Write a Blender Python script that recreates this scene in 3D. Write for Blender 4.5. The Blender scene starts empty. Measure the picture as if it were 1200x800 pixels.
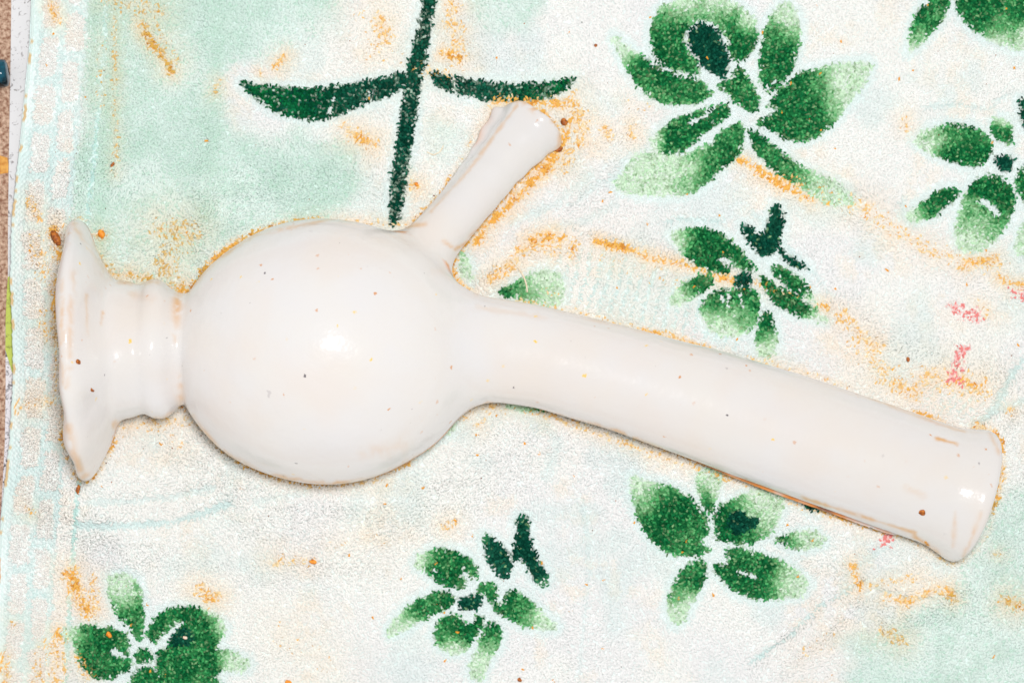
import bpy, math, random
import numpy as np

# ---------------------------------------------------------------- units
S = 0.4 / 1200.0          # one unit of the layout in metres (a third of a millimetre)
D = 3000.0                # camera height above the pile, in units
rng = np.random.default_rng(7)
random.seed(7)
scene = bpy.context.scene

# ---------------------------------------------------------------- camera
cam = bpy.data.cameras.new('camera')
cam.sensor_width = 36.0
cam.lens = 36.0 * (D * S) / 0.4
cam.clip_start = 0.01
cam.clip_end = 50.0
cam_o = bpy.data.objects.new('camera', cam)
scene.collection.objects.link(cam_o)
cam_o.location = (0, 0, D * S)
scene.camera = cam_o

# ---------------------------------------------------------------- light: a flash just above the lens, dim room light
world = bpy.data.worlds.new('World')
scene.world = world
world.use_nodes = True
bg = world.node_tree.nodes['Background']
bg.inputs[0].default_value = (0.97, 1.0, 1.0, 1)
bg.inputs[1].default_value = 0.56
fl = bpy.data.lights.new('flash', 'AREA')
fl.shape = 'DISK'
fl.size = 0.11
fl.energy = 8.6
fl.color = (1.0, 0.994, 0.992)
fl_o = bpy.data.objects.new('flash', fl)
scene.collection.objects.link(fl_o)
fl_o.location = (0.03, 0.05, D * S + 0.02)
from mathutils import Vector
fl_o.rotation_euler = (Vector((0, 0, 0)) - Vector(fl_o.location)).to_track_quat('-Z', 'Y').to_euler()

scene.view_settings.view_transform = 'Standard'
scene.view_settings.look = 'None'
scene.view_settings.exposure = -0.09
scene.view_settings.gamma = 1.0
scene.cycles.use_denoising = True
scene.cycles.filter_width = 1.6       # the lens is a touch soft
scene.cycles.max_bounces = 12
scene.cycles.diffuse_bounces = 10
scene.cycles.transmission_bounces = 10

# ---------------------------------------------------------------- helpers
def W(px, py, z=0.0):
    """place on the cloth drawing (1200 x 800 units) at height z -> layout units about the centre"""
    k = (D - z) / D
    return np.array([(px - 600.0) * k, (400.0 - py) * k, z])

def s2l(c):
    c = np.asarray(c, float) / 255.0
    return np.where(c <= 0.04045, c / 12.92, ((c + 0.055) / 1.055) ** 2.4)

def hash2(ix, iy, seed):
    h = (ix.astype(np.int64) * 374761393 + iy.astype(np.int64) * 668265263 + seed * 1442695041) & 0xffffffff
    h = ((h ^ (h >> 13)) * 1274126177) & 0xffffffff
    return ((h ^ (h >> 16)) & 0xffffff) / float(0xffffff)

def noise(x, y, scale, seed):
    x = np.asarray(x, float) / scale; y = np.asarray(y, float) / scale
    ix = np.floor(x); iy = np.floor(y)
    fx = x - ix; fy = y - iy
    fx = fx * fx * (3 - 2 * fx); fy = fy * fy * (3 - 2 * fy)
    a = hash2(ix, iy, seed); b = hash2(ix + 1, iy, seed)
    c = hash2(ix, iy + 1, seed); d = hash2(ix + 1, iy + 1, seed)
    return (a * (1 - fx) + b * fx) * (1 - fy) + (c * (1 - fx) + d * fx) * fy

def fbm(x, y, scale, seed, n=3):
    v = 0; a = 0.5; t = 0
    for i in range(n):
        v = v + a * noise(x, y, scale / 2 ** i, seed + i * 17); t += a; a *= 0.5
    return v / t

def sstep(a, b, x):
    t = np.clip((x - a) / (b - a), 0, 1)
    return t * t * (3 - 2 * t)

def link(name, me, parent=None, mat=None):
    o = bpy.data.objects.new(name, me)
    scene.collection.objects.link(o)
    if parent is not None:
        o.parent = parent
    if mat is not None:
        me.materials.append(mat)
    return o

def tag(o, label=None, cat=None, group=None, kind=None):
    if label: o['label'] = label
    if cat: o['category'] = cat
    if group: o['group'] = group
    if kind: o['kind'] = kind
    return o

def empty(name, loc=(0, 0, 0)):
    o = bpy.data.objects.new(name, None)
    o.empty_display_size = 0.02
    o.location = loc
    scene.collection.objects.link(o)
    return o

def np_mesh(name, verts, quads, smooth=True, col=None, normals=None, tris=None):
    """verts in metres (n,3); quads (m,4)"""
    me = bpy.data.meshes.new(name)
    verts = np.ascontiguousarray(verts, np.float32)
    me.vertices.add(len(verts))
    me.vertices.foreach_set('co', verts.ravel())
    nq = len(quads)
    me.loops.add(nq * 4)
    me.polygons.add(nq)
    me.polygons.foreach_set('loop_start', np.arange(nq, dtype=np.int32) * 4)
    me.loops.foreach_set('vertex_index', np.ascontiguousarray(quads, np.int32).ravel())
    me.polygons.foreach_set('use_smooth', np.full(nq, smooth))
    me.update(calc_edges=True)
    if col is not None:
        at = me.color_attributes.new('Col', 'FLOAT_COLOR', 'POINT')
        c4 = np.ones((len(verts), 4), np.float32)
        c4[:, :3] = col
        at.data.foreach_set('color', c4.ravel())
    if normals is not None:
        me.normals_split_custom_set_from_vertices(np.asarray(normals, np.float32).tolist())
    return me

def new_mat(name):
    m = bpy.data.materials.new(name)
    m.use_nodes = True
    nt = m.node_tree
    nt.nodes.clear()
    out = nt.nodes.new('ShaderNodeOutputMaterial')
    return m, nt, out

def N(nt, kind, **kw):
    n = nt.nodes.new(kind)
    for k, v in kw.items():
        if k.startswith('i_'):
            n.inputs[k[2:].replace('_', ' ')].default_value = v
        else:
            setattr(n, k, v)
    return n

# ---------------------------------------------------------------- materials
def cotton_material(name, rough=0.95, weave=False):
    m, nt, out = new_mat(name)
    L = nt.links.new
    at = N(nt, 'ShaderNodeAttribute', attribute_name='Col')
    dif = N(nt, 'ShaderNodeBsdfDiffuse')
    tr = N(nt, 'ShaderNodeBsdfTranslucent')
    mix = N(nt, 'ShaderNodeMixShader')
    mix.inputs[0].default_value = 0.15
    L(at.outputs['Color'], dif.inputs['Color'])
    L(at.outputs['Color'], tr.inputs['Color'])
    L(dif.outputs[0], mix.inputs[1]); L(tr.outputs[0], mix.inputs[2])
    if not weave:
        # fluffy yarn scatters light from all round its fibres: soften the shading normal
        ge = N(nt, 'ShaderNodeNewGeometry')
        sc_ = N(nt, 'ShaderNodeVectorMath', operation='MULTIPLY_ADD')
        sc_.inputs[1].default_value = (0.8, 0.8, 0.8); sc_.inputs[2].default_value = (0, 0, 0.3)
        nn_ = N(nt, 'ShaderNodeVectorMath', operation='NORMALIZE')
        L(ge.outputs['Normal'], sc_.inputs[0]); L(sc_.outputs[0], nn_.inputs[0]); L(nn_.outputs[0], dif.inputs['Normal'])
    if weave:
        tc = N(nt, 'ShaderNodeTexCoord')
        mp = N(nt, 'ShaderNodeMapping')
        mp.inputs['Rotation'].default_value = (0, 0, math.radians(45))
        vo = N(nt, 'ShaderNodeTexVoronoi', feature='F1')
        vo.inputs['Scale'].default_value = 1.0 / (4.2 * S)
        vo.inputs['Randomness'].default_value = 0.35
        bp = N(nt, 'ShaderNodeBump')
        bp.inputs['Strength'].default_value = 0.9
        bp.inputs['Distance'].default_value = 0.0008
        bp.invert = True
        L(tc.outputs['Object'], mp.inputs[0]); L(mp.outputs[0], vo.inputs['Vector'])
        L(vo.outputs['Distance'], bp.inputs['Height'])
        L(bp.outputs[0], dif.inputs['Normal'])
        mix.inputs[0].default_value = 0.05
    L(mix.outputs[0], out.inputs[0])
    return m

mat_pile = cotton_material('cotton_pile')
mat_cloth = cotton_material('cotton_weave', weave=True)

def glaze_material():
    m, nt, out = new_mat('white_glaze')
    L = nt.links.new
    at = N(nt, 'ShaderNodeAttribute', attribute_name='Col')
    tc = N(nt, 'ShaderNodeTexCoord')
    # faint cloudy tint of the glaze
    nz = N(nt, 'ShaderNodeTexNoise'); nz.inputs['Scale'].default_value = 38; nz.inputs['Detail'].default_value = 5
    rp = N(nt, 'ShaderNodeValToRGB')
    rp.color_ramp.elements[0].position = 0.35; rp.color_ramp.elements[0].color = (1, 0.985, 0.965, 1)
    rp.color_ramp.elements[1].position = 0.7; rp.color_ramp.elements[1].color = (0.985, 0.985, 1.0, 1)
    L(tc.outputs['Object'], nz.inputs['Vector']); L(nz.outputs[0], rp.inputs[0])
    mul = N(nt, 'ShaderNodeMix', data_type='RGBA', blend_type='MULTIPLY'); mul.inputs[0].default_value = 1
    L(at.outputs['Color'], mul.inputs[6]); L(rp.outputs[0], mul.inputs[7])
    prev = mul.outputs[2]
    # pin-holes, iron specks and pale yellow flecks in the glaze
    def specks(scale, size, keep, color, prev, seed):
        mp = N(nt, 'ShaderNodeMapping'); mp.inputs['Location'].default_value = (seed, seed * .7, seed * 1.3)
        L(tc.outputs['Object'], mp.inputs[0])
        v = N(nt, 'ShaderNodeTexVoronoi', feature='F1'); v.inputs['Scale'].default_value = scale
        nn = N(nt, 'ShaderNodeTexNoise'); nn.inputs['Scale'].default_value = scale * 5
        L(mp.outputs[0], nn.inputs['Vector'])
        add = N(nt, 'ShaderNodeVectorMath', operation='MULTIPLY_ADD')
        add.inputs[1].default_value = (0.35 / scale,) * 3
        L(nn.outputs['Color'], add.inputs[0]); L(mp.outputs[0], add.inputs[2])
        L(add.outputs[0], v.inputs['Vector'])
        sx = N(nt, 'ShaderNodeSeparateColor'); L(v.outputs['Color'], sx.inputs[0])
        gate = N(nt, 'ShaderNodeMath', operation='LESS_THAN'); gate.inputs[1].default_value = keep
        L(sx.outputs[0], gate.inputs[0])
        sz = N(nt, 'ShaderNodeMapRange'); sz.inputs['From Min'].default_value = size * 0.5; sz.inputs['From Max'].default_value = size
        sz.inputs['To Min'].default_value = 1; sz.inputs['To Max'].default_value = 0
        L(v.outputs['Distance'], sz.inputs['Value'])
        g2 = N(nt, 'ShaderNodeMath', operation='MULTIPLY'); L(gate.outputs[0], g2.inputs[0]); L(sz.outputs[0], g2.inputs[1])
        g3 = N(nt, 'ShaderNodeMath', operation='MULTIPLY'); L(g2.outputs[0], g3.inputs[0]); L(sx.outputs[1], g3.inputs[1])
        mx = N(nt, 'ShaderNodeMix', data_type='RGBA'); mx.inputs[7].default_value = (*color, 1)
        L(g3.outputs[0], mx.inputs[0]); L(prev, mx.inputs[6])
        return mx.outputs[2]
    prev = specks(190, 0.115, 0.16, (0.07, 0.05, 0.07), prev, 0.31)
    prev = specks(190, 0.15, 0.24, (0.62, 0.25, 0.06), prev, 1.17)
    prev = specks(80, 0.09, 0.2, (0.40, 0.36, 0.38), prev, 2.4)
    prev = specks(170, 0.14, 0.14, (0.85, 0.55, 0.06), prev, 3.9)
    ps = N(nt, 'ShaderNodeBsdfPrincipled')
    L(prev, ps.inputs['Base Color'])
    ps.inputs['Roughness'].default_value = 0.45
    ps.inputs['Specular IOR Level'].default_value = 0.12
    ps.inputs['Diffuse Roughness'].default_value = 0.5
    ps.inputs['IOR'].default_value = 1.45
    ps.inputs['Coat Weight'].default_value = 0.6
    ps.inputs['Coat Roughness'].default_value = 0.13
    # wavy hand-dipped surface
    n1 = N(nt, 'ShaderNodeTexNoise'); n1.inputs['Scale'].default_value = 110; n1.inputs['Detail'].default_value = 3
    n2 = N(nt, 'ShaderNodeTexNoise'); n2.inputs['Scale'].default_value = 420; n2.inputs['Detail'].default_value = 2
    ad = N(nt, 'ShaderNodeMath', operation='MULTIPLY_ADD'); ad.inputs[1].default_value = 0.16
    L(tc.outputs['Object'], n1.inputs['Vector']); L(tc.outputs['Object'], n2.inputs['Vector'])
    L(n2.outputs[0], ad.inputs[0]); L(n1.outputs[0], ad.inputs[2])
    bp = N(nt, 'ShaderNodeBump'); bp.inputs['Strength'].default_value = 0.5; bp.inputs['Distance'].default_value = 0.0008
    L(ad.outputs[0], bp.inputs['Height'])
    L(bp.outputs[0], ps.inputs['Normal']); L(bp.outputs[0], ps.inputs['Coat Normal'])
    L(ps.outputs[0], out.inputs[0])
    return m
mat_glaze = glaze_material()

def plain(name, c1, c2, scale, rough=0.8, bump=0.0, detail=6, spec=0.4):
    m, nt, out = new_mat(name)
    L = nt.links.new
    tc = N(nt, 'ShaderNodeTexCoord')
    nz = N(nt, 'ShaderNodeTexNoise'); nz.inputs['Scale'].default_value = scale; nz.inputs['Detail'].default_value = detail
    rp = N(nt, 'ShaderNodeValToRGB')
    rp.color_ramp.elements[0].position = 0.35; rp.color_ramp.elements[0].color = (*c1, 1)
    rp.color_ramp.elements[1].position = 0.65; rp.color_ramp.elements[1].color = (*c2, 1)
    ps = N(nt, 'ShaderNodeBsdfPrincipled')
    ps.inputs['Roughness'].default_value = rough
    ps.inputs['Specular IOR Level'].default_value = spec
    L(tc.outputs['Object'], nz.inputs['Vector']); L(nz.outputs[0], rp.inputs[0]); L(rp.outputs[0], ps.inputs['Base Color'])
    if bump:
        bp = N(nt, 'ShaderNodeBump'); bp.inputs['Strength'].default_value = 0.8; bp.inputs['Distance'].default_value = bump
        L(nz.outputs[0], bp.inputs['Height']); L(bp.outputs[0], ps.inputs['Normal'])
    L(ps.outputs[0], out.inputs[0])
    return m

mat_ground = plain('brown_stone', s2l((140, 98, 76)), s2l((214, 182, 158)), 700, 0.9, 0.0006)
mat_crumb = plain('brown_crumb', s2l((120, 52, 14)), s2l((205, 120, 40)), 900, 0.55, 0.0002)
mat_orange_crumb = plain('orange_crumb', s2l((225, 120, 20)), s2l((250, 170, 60)), 700, 0.5, 0.0001)
mat_pale_crumb = plain('pale_crumb', s2l((245, 200, 170)), s2l((252, 235, 220)), 700, 0.6)
mat_amber = plain('amber_resin', s2l((196, 122, 40)), s2l((232, 172, 84)), 500, 0.3)
mat_thread = plain('cotton_thread', s2l((235, 215, 185)), s2l((246, 236, 215)), 800, 0.9)
mat_teal = plain('teal_gloss', s2l((4, 22, 30)), s2l((16, 96, 118)), 160, 0.12)
mat_black = plain('black_plastic', s2l((8, 10, 14)), s2l((22, 28, 34)), 300, 0.25)
mat_speck = plain('grit', s2l((60, 30, 18)), s2l((200, 110, 40)), 60, 0.8)

def paper_material(name, base, ink, scale, lo, hi):
    m, nt, out = new_mat(name)
    L = nt.links.new
    tc = N(nt, 'ShaderNodeTexCoord')
    nz = N(nt, 'ShaderNodeTexNoise'); nz.inputs['Scale'].default_value = scale; nz.inputs['Detail'].default_value = 6
    nz.inputs['Distortion'].default_value = 1.5
    rp = N(nt, 'ShaderNodeValToRGB')
    rp.color_ramp.elements[0].position = lo; rp.color_ramp.elements[0].color = (*base, 1)
    rp.color_ramp.elements[1].position = hi; rp.color_ramp.elements[1].color = (*ink, 1)
    ps = N(nt, 'ShaderNodeBsdfPrincipled'); ps.inputs['Roughness'].default_value = 0.6
    L(tc.outputs['Object'], nz.inputs['Vector']); L(nz.outputs[0], rp.inputs[0]); L(rp.outputs[0], ps.inputs['Base Color'])
    L(ps.outputs[0], out.inputs[0])
    return m
mat_paper = paper_material('white_paper', s2l((222, 220, 221)), s2l((120, 112, 112)), 420, 0.57, 0.74)
mat_news = paper_material('speckled_paper', s2l((228, 222, 226)), s2l((70, 60, 66)), 480, 0.50, 0.68)
mat_green = paper_material('lime_card', s2l((190, 202, 84)), s2l((120, 120, 50)), 380, 0.52, 0.75)

# ================================================================= the vessel as a distance field
G = 3.0
LO = np.array([-560.0, -285.0, -12.0]); HI = np.array([580.0, 300.0, 306.0])
dims = np.ceil((HI - LO) / G).astype(int) + 1
gx = (LO[0] + np.arange(dims[0]) * G).astype(np.float32)
gy = (LO[1] + np.arange(dims[1]) * G).astype(np.float32)
gz = (LO[2] + np.arange(dims[2]) * G).astype(np.float32)

ZB = 143.0     # height of the belly's centre
def smin(a, b, k):
    h = np.clip(0.5 + 0.5 * (b - a) / k, 0, 1)
    return b * (1 - h) + a * h - k * h * (1 - h)
def smax(a, b, k):
    return -smin(-a, -b, k)

def smooth_table(ts, vs, n=700, w=3.0):
    t = np.linspace(ts[0], ts[-1], n)
    v = np.interp(t, ts, vs)
    dt = t[1] - t[0]
    m = max(1, int(3 * w / dt))
    ker = np.exp(-0.5 * (np.arange(-m, m + 1) * dt / w) ** 2); ker /= ker.sum()
    vp = np.concatenate([np.full(m, v[0]) + (np.arange(-m, 0)) * (v[1] - v[0]), v, np.full(m, v[-1]) + np.arange(1, m + 1) * (v[-1] - v[-2])])
    return t, np.convolve(vp, ker, 'valid')

kB = (D - ZB) / D
# foot + collar: turned profile round a slightly tilted axis
FA = W(97, 412, ZB)
fd = np.array([0.9985, 0.042, -0.045]); fd /= np.linalg.norm(fd)
foot_t = np.array([-20, -12, -9, -5, 0, 5, 12, 20, 27, 32, 37, 42, 52, 60, 66, 72, 79, 88, 96, 102, 108, 116, 130, 150]) * kB
foot_r = np.array([132, 141, 147, 151, 152, 149, 138, 120, 104, 92, 84, 81.5, 81, 79.5, 76.5, 78, 83.5, 84.5, 82, 76, 69, 63.5, 61, 61]) * kB
FT, FR = smooth_table(foot_t, foot_r, 900, 2.7)
FS = np.sqrt(1 + np.gradient(FR, FT) ** 2)

# neck: gently bent axis with its own radius along it
neck_px = [(470, 404, 141, 60), (560, 408, 133, 62), (600, 413, 127, 60.5), (645, 421, 122, 59), (731, 444.5, 112, 61.5), (830, 475, 101, 66),
           (928, 508, 91, 69), (1028, 543, 81.5, 70.5), (1085, 562.5, 77, 70.5), (1106, 570, 75.5, 71), (1122, 575.5, 74.5, 76),
           (1134, 579.5, 74, 80), (1146, 584, 73.5, 83.5), (1160, 589, 73, 84), (1180, 595.5, 72.5, 82)]
neck_w = np.array([W(a, b, c) for a, b, c, r in neck_px])
neck_rad = np.array([r * (D - c) / D for a, b, c, r in neck_px])
NA = neck_w[2]; nd = neck_w[-1] - neck_w[2]; nd /= np.linalg.norm(nd)
nt_ = (neck_w - NA) @ nd
noff = neck_w - NA - np.outer(nt_, nd)
NT, NR = smooth_table(nt_, neck_rad, 900, 5.0)
NO = np.stack([smooth_table(nt_, noff[:, i], 900, 12.0)[1] for i in range(3)], 1)
NEND = float((W(1145, 584, 73) - NA) @ nd)
NS = np.sqrt(1 + np.gradient(NR, NT) ** 2)

# spout
sp_px = [(480, 315, 112, 33), (520, 268, 98, 29), (548, 237, 82, 28), (585, 192, 61, 30), (610, 163, 48, 35), (618, 155, 44.5, 36), (626, 146, 41, 40), (636, 134, 37, 40)]
sp_w = np.array([W(a, b, c) for a, b, c, r in sp_px]); sp_r = np.array([r * (D - c) / D for a, b, c, r in sp_px])
SA = sp_w[0]; sd = sp_w[-1] - sp_w[0]; sd /= np.linalg.norm(sd)
st_ = (sp_w - SA) @ sd
soff = sp_w - SA - np.outer(st_, sd)
ST, SR = smooth_table(st_, sp_r, 500, 3.0)
SO = np.stack([smooth_table(st_, soff[:, i], 500, 8.0)[1] for i in range(3)], 1)
SEND = float((W(627, 141, 40) - SA) @ sd)

BC = W(381, 412, ZB)
def eval_field(X, Y, Z, want=None):
    X = X.astype(np.float32); Y = Y.astype(np.float32); Z = Z.astype(np.float32)
    # slightly uneven hand-made surface
    wob = 1.3 * np.sin(X * 0.021 + Y * 0.017 + 1.0) * np.sin(Y * 0.026 - Z * 0.019 + 0.4) + 0.7 * np.sin(X * 0.05 + 2.0) * np.sin(Z * 0.045 + Y * 0.04)
    # belly: two mould halves, the lower one a little out of register
    def belly(dx, dy, dr):
        a, b, c = 176 * kB + dr, 155 * kB + dr, 149 * kB + dr
        q = np.sqrt(((X - BC[0] - dx) / a) ** 2 + ((Y - BC[1] - dy) / b) ** 2 + ((Z - ZB) / c) ** 2)
        return (q - 1) * (b * 1.02)
    fb = belly(0, 0, 0)
    fb = smin(fb, smax(belly(1.5, -3.5, -1.0), Z - (ZB - 16), 3.0), 2.5)
    # foot (only worked out where it can reach)
    far = np.full(X.shape, 500.0, np.float32)
    t = ff = far
    if X.min() < -230:
        t = (X - FA[0]) * fd[0] + (Y - FA[1]) * fd[1] + (Z - FA[2]) * fd[2]
        ex = X - FA[0] - t * fd[0]; ey = Y - FA[1] - t * fd[1]; ez = Z - FA[2] - t * fd[2]
        r = np.sqrt(ex * ex + ey * ey + ez * ez)
        ff = (r - np.interp(t, FT, FR)) / np.interp(t, FT, FS)
        cone = np.sqrt(ex * ex + ey * ey + ez * ez)
        ff = smax(ff, -(t + 11.0), 9.0)
        ff = smax(ff, t - 128.0, 4.0)
        hollow = np.sqrt((t + 95.0) ** 2 + r * r * 0.55) - 112.0          # concave underside of the foot
        ff = smax(ff, -hollow, 6.0)
    # neck
    def tube(A, d, T, R, O, end, bore, sx=0, sy=0, grow=0.0, sl=None, capk=14.0):
        px_ = X - sx; py_ = Y - sy
        t = (px_ - A[0]) * d[0] + (py_ - A[1]) * d[1] + (Z - A[2]) * d[2]
        ex = px_ - A[0] - t * d[0] - np.interp(t, T, O[:, 0])
        ey = py_ - A[1] - t * d[1] - np.interp(t, T, O[:, 1])
        ez = Z - A[2] - t * d[2] - np.interp(t, T, O[:, 2])
        r = np.sqrt(ex * ex + ey * ey + ez * ez)
        f = r - np.interp(t, T, R) - grow
        if sl is not None:
            f = f / np.interp(t, T, sl)
        f = smax(f, t - end, capk)
        f = smax(f, T[0] - t, 6.0)
        b = smax(r - bore, end - 90 - t, 6.0)
        return f, ez, t, b
    fn = ntt = nb = fs = stt = sb = far
    if X.max() > -230:
        fn, nez, ntt, nb = tube(NA, nd, NT, NR, NO, NEND, 50.0, sl=NS, capk=17.0)
        lo_shift = -7.0 * sstep(100, 330, ntt) * (1 - sstep(478, 505, ntt))
        fn2, nez2, _, _ = tube(NA, nd, NT, NR, NO, NEND, 50.0, sx=-1.5, sy=lo_shift - 1.0, grow=-1.2, sl=NS)
        fn = smin(fn, smax(fn2, nez2 + 17.0, 3.0), 2.5)
    if X.max() > -280 and X.min() < 190:
        fs, sez, stt, sb = tube(SA, sd, ST, SR, SO, SEND, 21.0, capk=9.0)
        k = sstep(60, 190, stt)
        fs2, sez2, _, _ = tube(SA, sd, ST, SR, SO, SEND - 5, 21.0, sx=-15.0 * k, sy=1.0 * k, grow=-1.0, capk=6.0)
        fs = smin(fs, smax(fs2, sez2 + 2.0 + 4.0 * k, 8.0), 14.0)
        fs = fs + k * 1.3 * (np.sin(X * 0.11 + Y * 0.05) * np.sin(Y * 0.13 - Z * 0.09 + 1.0))
    f = smin(fb, ff, 7.0)
    f = smin(f, fn, 34.0)
    f = smin(f, fs, 30.0)
    f = smax(f, -nb, 7.0)
    f = smax(f, -sb, 4.0)
    lump = np.sin(X * 0.062 + Z * 0.03) * np.sin(Y * 0.041 + 0.7 + X * 0.01) + 0.6 * np.sin(Y * 0.075 + Z * 0.05 + 1.3)
    f = f + wob * (0.35 + 0.5 * sstep(60, -40, X)) + 2.4 * lump * sstep(-330, -400, X)
    if want == 'parts':
        return f, fb, t, ff, fn, ntt, fs, stt
    return f.astype(np.float32)

F = np.empty(dims, np.float32)
for i0 in range(0, dims[0], 48):
    xs = gx[i0:i0 + 48]
    X, Y, Z = np.meshgrid(xs, gy, gz, indexing='ij')
    F[i0:i0 + 48] = eval_field(X, Y, Z)
# pressed flat where it lies on the towel
F = np.maximum(F, (-5.0 - gz)[None, None, :])

def sample(Fg, P):
    q = (P - LO) / G
    q = np.clip(q, 0, np.array(Fg.shape) - 1.001)
    i = q.astype(int); f = q - i
    r = 0
    for a in (0, 1):
        for b in (0, 1):
            for c in (0, 1):
                w = (f[:, 0] if a else 1 - f[:, 0]) * (f[:, 1] if b else 1 - f[:, 1]) * (f[:, 2] if c else 1 - f[:, 2])
                r = r + w * Fg[i[:, 0] + a, i[:, 1] + b, i[:, 2] + c]
    return r

def surface_nets(F):
    ins = F < 0
    cnt = np.zeros(np.array(F.shape) - 1, np.int8)
    for a in (0, 1):
        for b in (0, 1):
            for c in (0, 1):
                cnt += ins[a:F.shape[0] - 1 + a, b:F.shape[1] - 1 + b, c:F.shape[2] - 1 + c]
    act = (cnt > 0) & (cnt < 8)
    idx = np.argwhere(act)
    vid = -np.ones(act.shape, np.int32); vid[act] = np.arange(len(idx))
    cor = np.array([(a, b, c) for a in (0, 1) for b in (0, 1) for c in (0, 1)])
    vals = np.stack([F[idx[:, 0] + a, idx[:, 1] + b, idx[:, 2] + c] for a, b, c in cor], 1)
    acc = np.zeros((len(idx), 3)); n = np.zeros(len(idx))
    for p in range(8):
        for q in range(p + 1, 8):
            if abs(cor[p] - cor[q]).sum() == 1:
                cr = (vals[:, p] < 0) != (vals[:, q] < 0)
                tt = np.where(cr, vals[:, p] / np.where(cr, vals[:, p] - vals[:, q], 1), 0)
                acc += np.where(cr[:, None], cor[p] + tt[:, None] * (cor[q] - cor[p]), 0); n += cr
    V = LO + (idx + acc / n[:, None]) * G
    quads = []
    for ax in range(3):
        sh = [slice(None)] * 3; sh2 = [slice(None)] * 3
        sh[ax] = slice(0, -1); sh2[ax] = slice(1, None)
        a = ins[tuple(sh)]; b = ins[tuple(sh2)]
        e = np.argwhere(a != b)
        o1, o2 = [(1, 2), (2, 0), (0, 1)][ax]
        ok = (e[:, o1] > 0) & (e[:, o2] > 0) & (e[:, o1] < F.shape[o1] - 1) & (e[:, o2] < F.shape[o2] - 1)
        e = e[ok]
        d1 = np.zeros(3, int); d1[o1] = 1
        d2 = np.zeros(3, int); d2[o2] = 1
        g = lambda q: vid[q[:, 0], q[:, 1], q[:, 2]]
        qd = np.stack([g(e - d1 - d2), g(e - d2), g(e), g(e - d1)], 1)
        flip = ~a[e[:, 0], e[:, 1], e[:, 2]]
        qd[flip] = qd[flip][:, ::-1]
        quads.append(qd)
    return V, np.concatenate(quads)

V, Q = surface_nets(F)
GR = np.stack(np.gradient(F, G), -1)
for it in range(3):
    g = np.stack([sample(GR[..., i], V) for i in range(3)], 1)
    f = sample(F, V)
    V = V - 0.7 * g * (f / np.maximum((g * g).sum(1), 0.2))[:, None]
nrm = np.stack([sample(GR[..., i], V) for i in range(3)], 1)
nrm /= np.maximum(np.linalg.norm(nrm, axis=1), 1e-6)[:, None]

# colour of the glaze, with brown grime that has settled along the mould seam and in the joints
def vessel_colour(V):
    x, y, z = V.T
    px = x / (1 - z / D) + 600; py = 400 - y / (1 - z / D)
    _, fb, ft, ff, fn, ntt, fs, stt = eval_field(x, y, z, 'parts')
    zs = np.where(fs < np.minimum(fn, fb) - 2, np.interp(stt, st_, sp_w[:, 2]), np.where(fn < fb, np.interp(ntt, nt_, neck_w[:, 2]), ZB))
    dz = z - zs
    n3 = fbm(px + 0.6 * z, py, 90, 13, 4); n1 = fbm(px + 0.3 * z, py, 26, 3); n2 = fbm(px, py + 0.4 * z, 9, 8)
    base = np.tile(s2l((218, 215, 213)), (len(V), 1))
    warm = s2l((219, 207, 197))
    base = base + (warm - base) * (sstep(0.45, 0.75, n1) * 0.35)[:, None]
    # grime line under the seam
    seam = np.exp(-((dz + 17) / 7.0) ** 2) * sstep(0.22, 0.5, n1) * np.where(py > 400, 1.0, 0.8)
    below = sstep(-16, -45, dz) * (0.35 + 0.4 * n1)
    joint = np.exp(-((ft - 116 * kB) / 5.0) ** 2) * (np.abs(ff) < 9) * sstep(0.35, 0.6, n2) * sstep(0.15, 0.75, np.abs(py - 412) / 80) * 0.8
    sj = np.exp(-((fs - fb) / 6.0) ** 2) * sstep(0.55, 0.7, n2) * (fs < 9) * (z < 130) * 0.7
    tip = sstep(SEND - 12, SEND - 3, stt) * (fs < 3) * (fs < fb) * sstep(0.45, 0.65, n2) * 0.8
    rimc = np.exp(-((ft + 3) / 5.0) ** 2) * (ff < 6) * sstep(0.5, 0.7, n2) * 0.30
    orange = s2l((226, 140, 48)); brown = s2l((140, 74, 24))
    a = np.clip(np.maximum.reduce([below, joint, sj, tip, rimc]), 0, 1) * 0.8
    base = base + (s2l((232, 176, 104)) - base) * a[:, None]
    for pts, w, a_ in VSTAIN:
        d = seg_dist(pts, px, py) + (n2 - 0.5) * w * 2.2
        a = np.maximum(a, np.exp(-(np.maximum(d, 0) / (w * 0.75)) ** 2) * a_ * sstep(0.26, 0.62, n1 * 0.6 + n2 * 0.5))
    # (grime keeps to where it was smeared)
    a = np.clip(a, 0, 0.9)
    base = np.tile(s2l((218, 215, 213)), (len(V), 1)); base = base + (warm - base) * (sstep(0.4, 0.8, n3) * 0.4)[:, None]
    base = base + (s2l((212, 150, 44)) - base) * a[:, None]
    k = np.clip(seam, 0, 1) * 0.9
    mixc = orange + (brown - orange) * sstep(0.45, 0.8, n1)[:, None]
    base = base + (mixc - base) * k[:, None]
    return base

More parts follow.
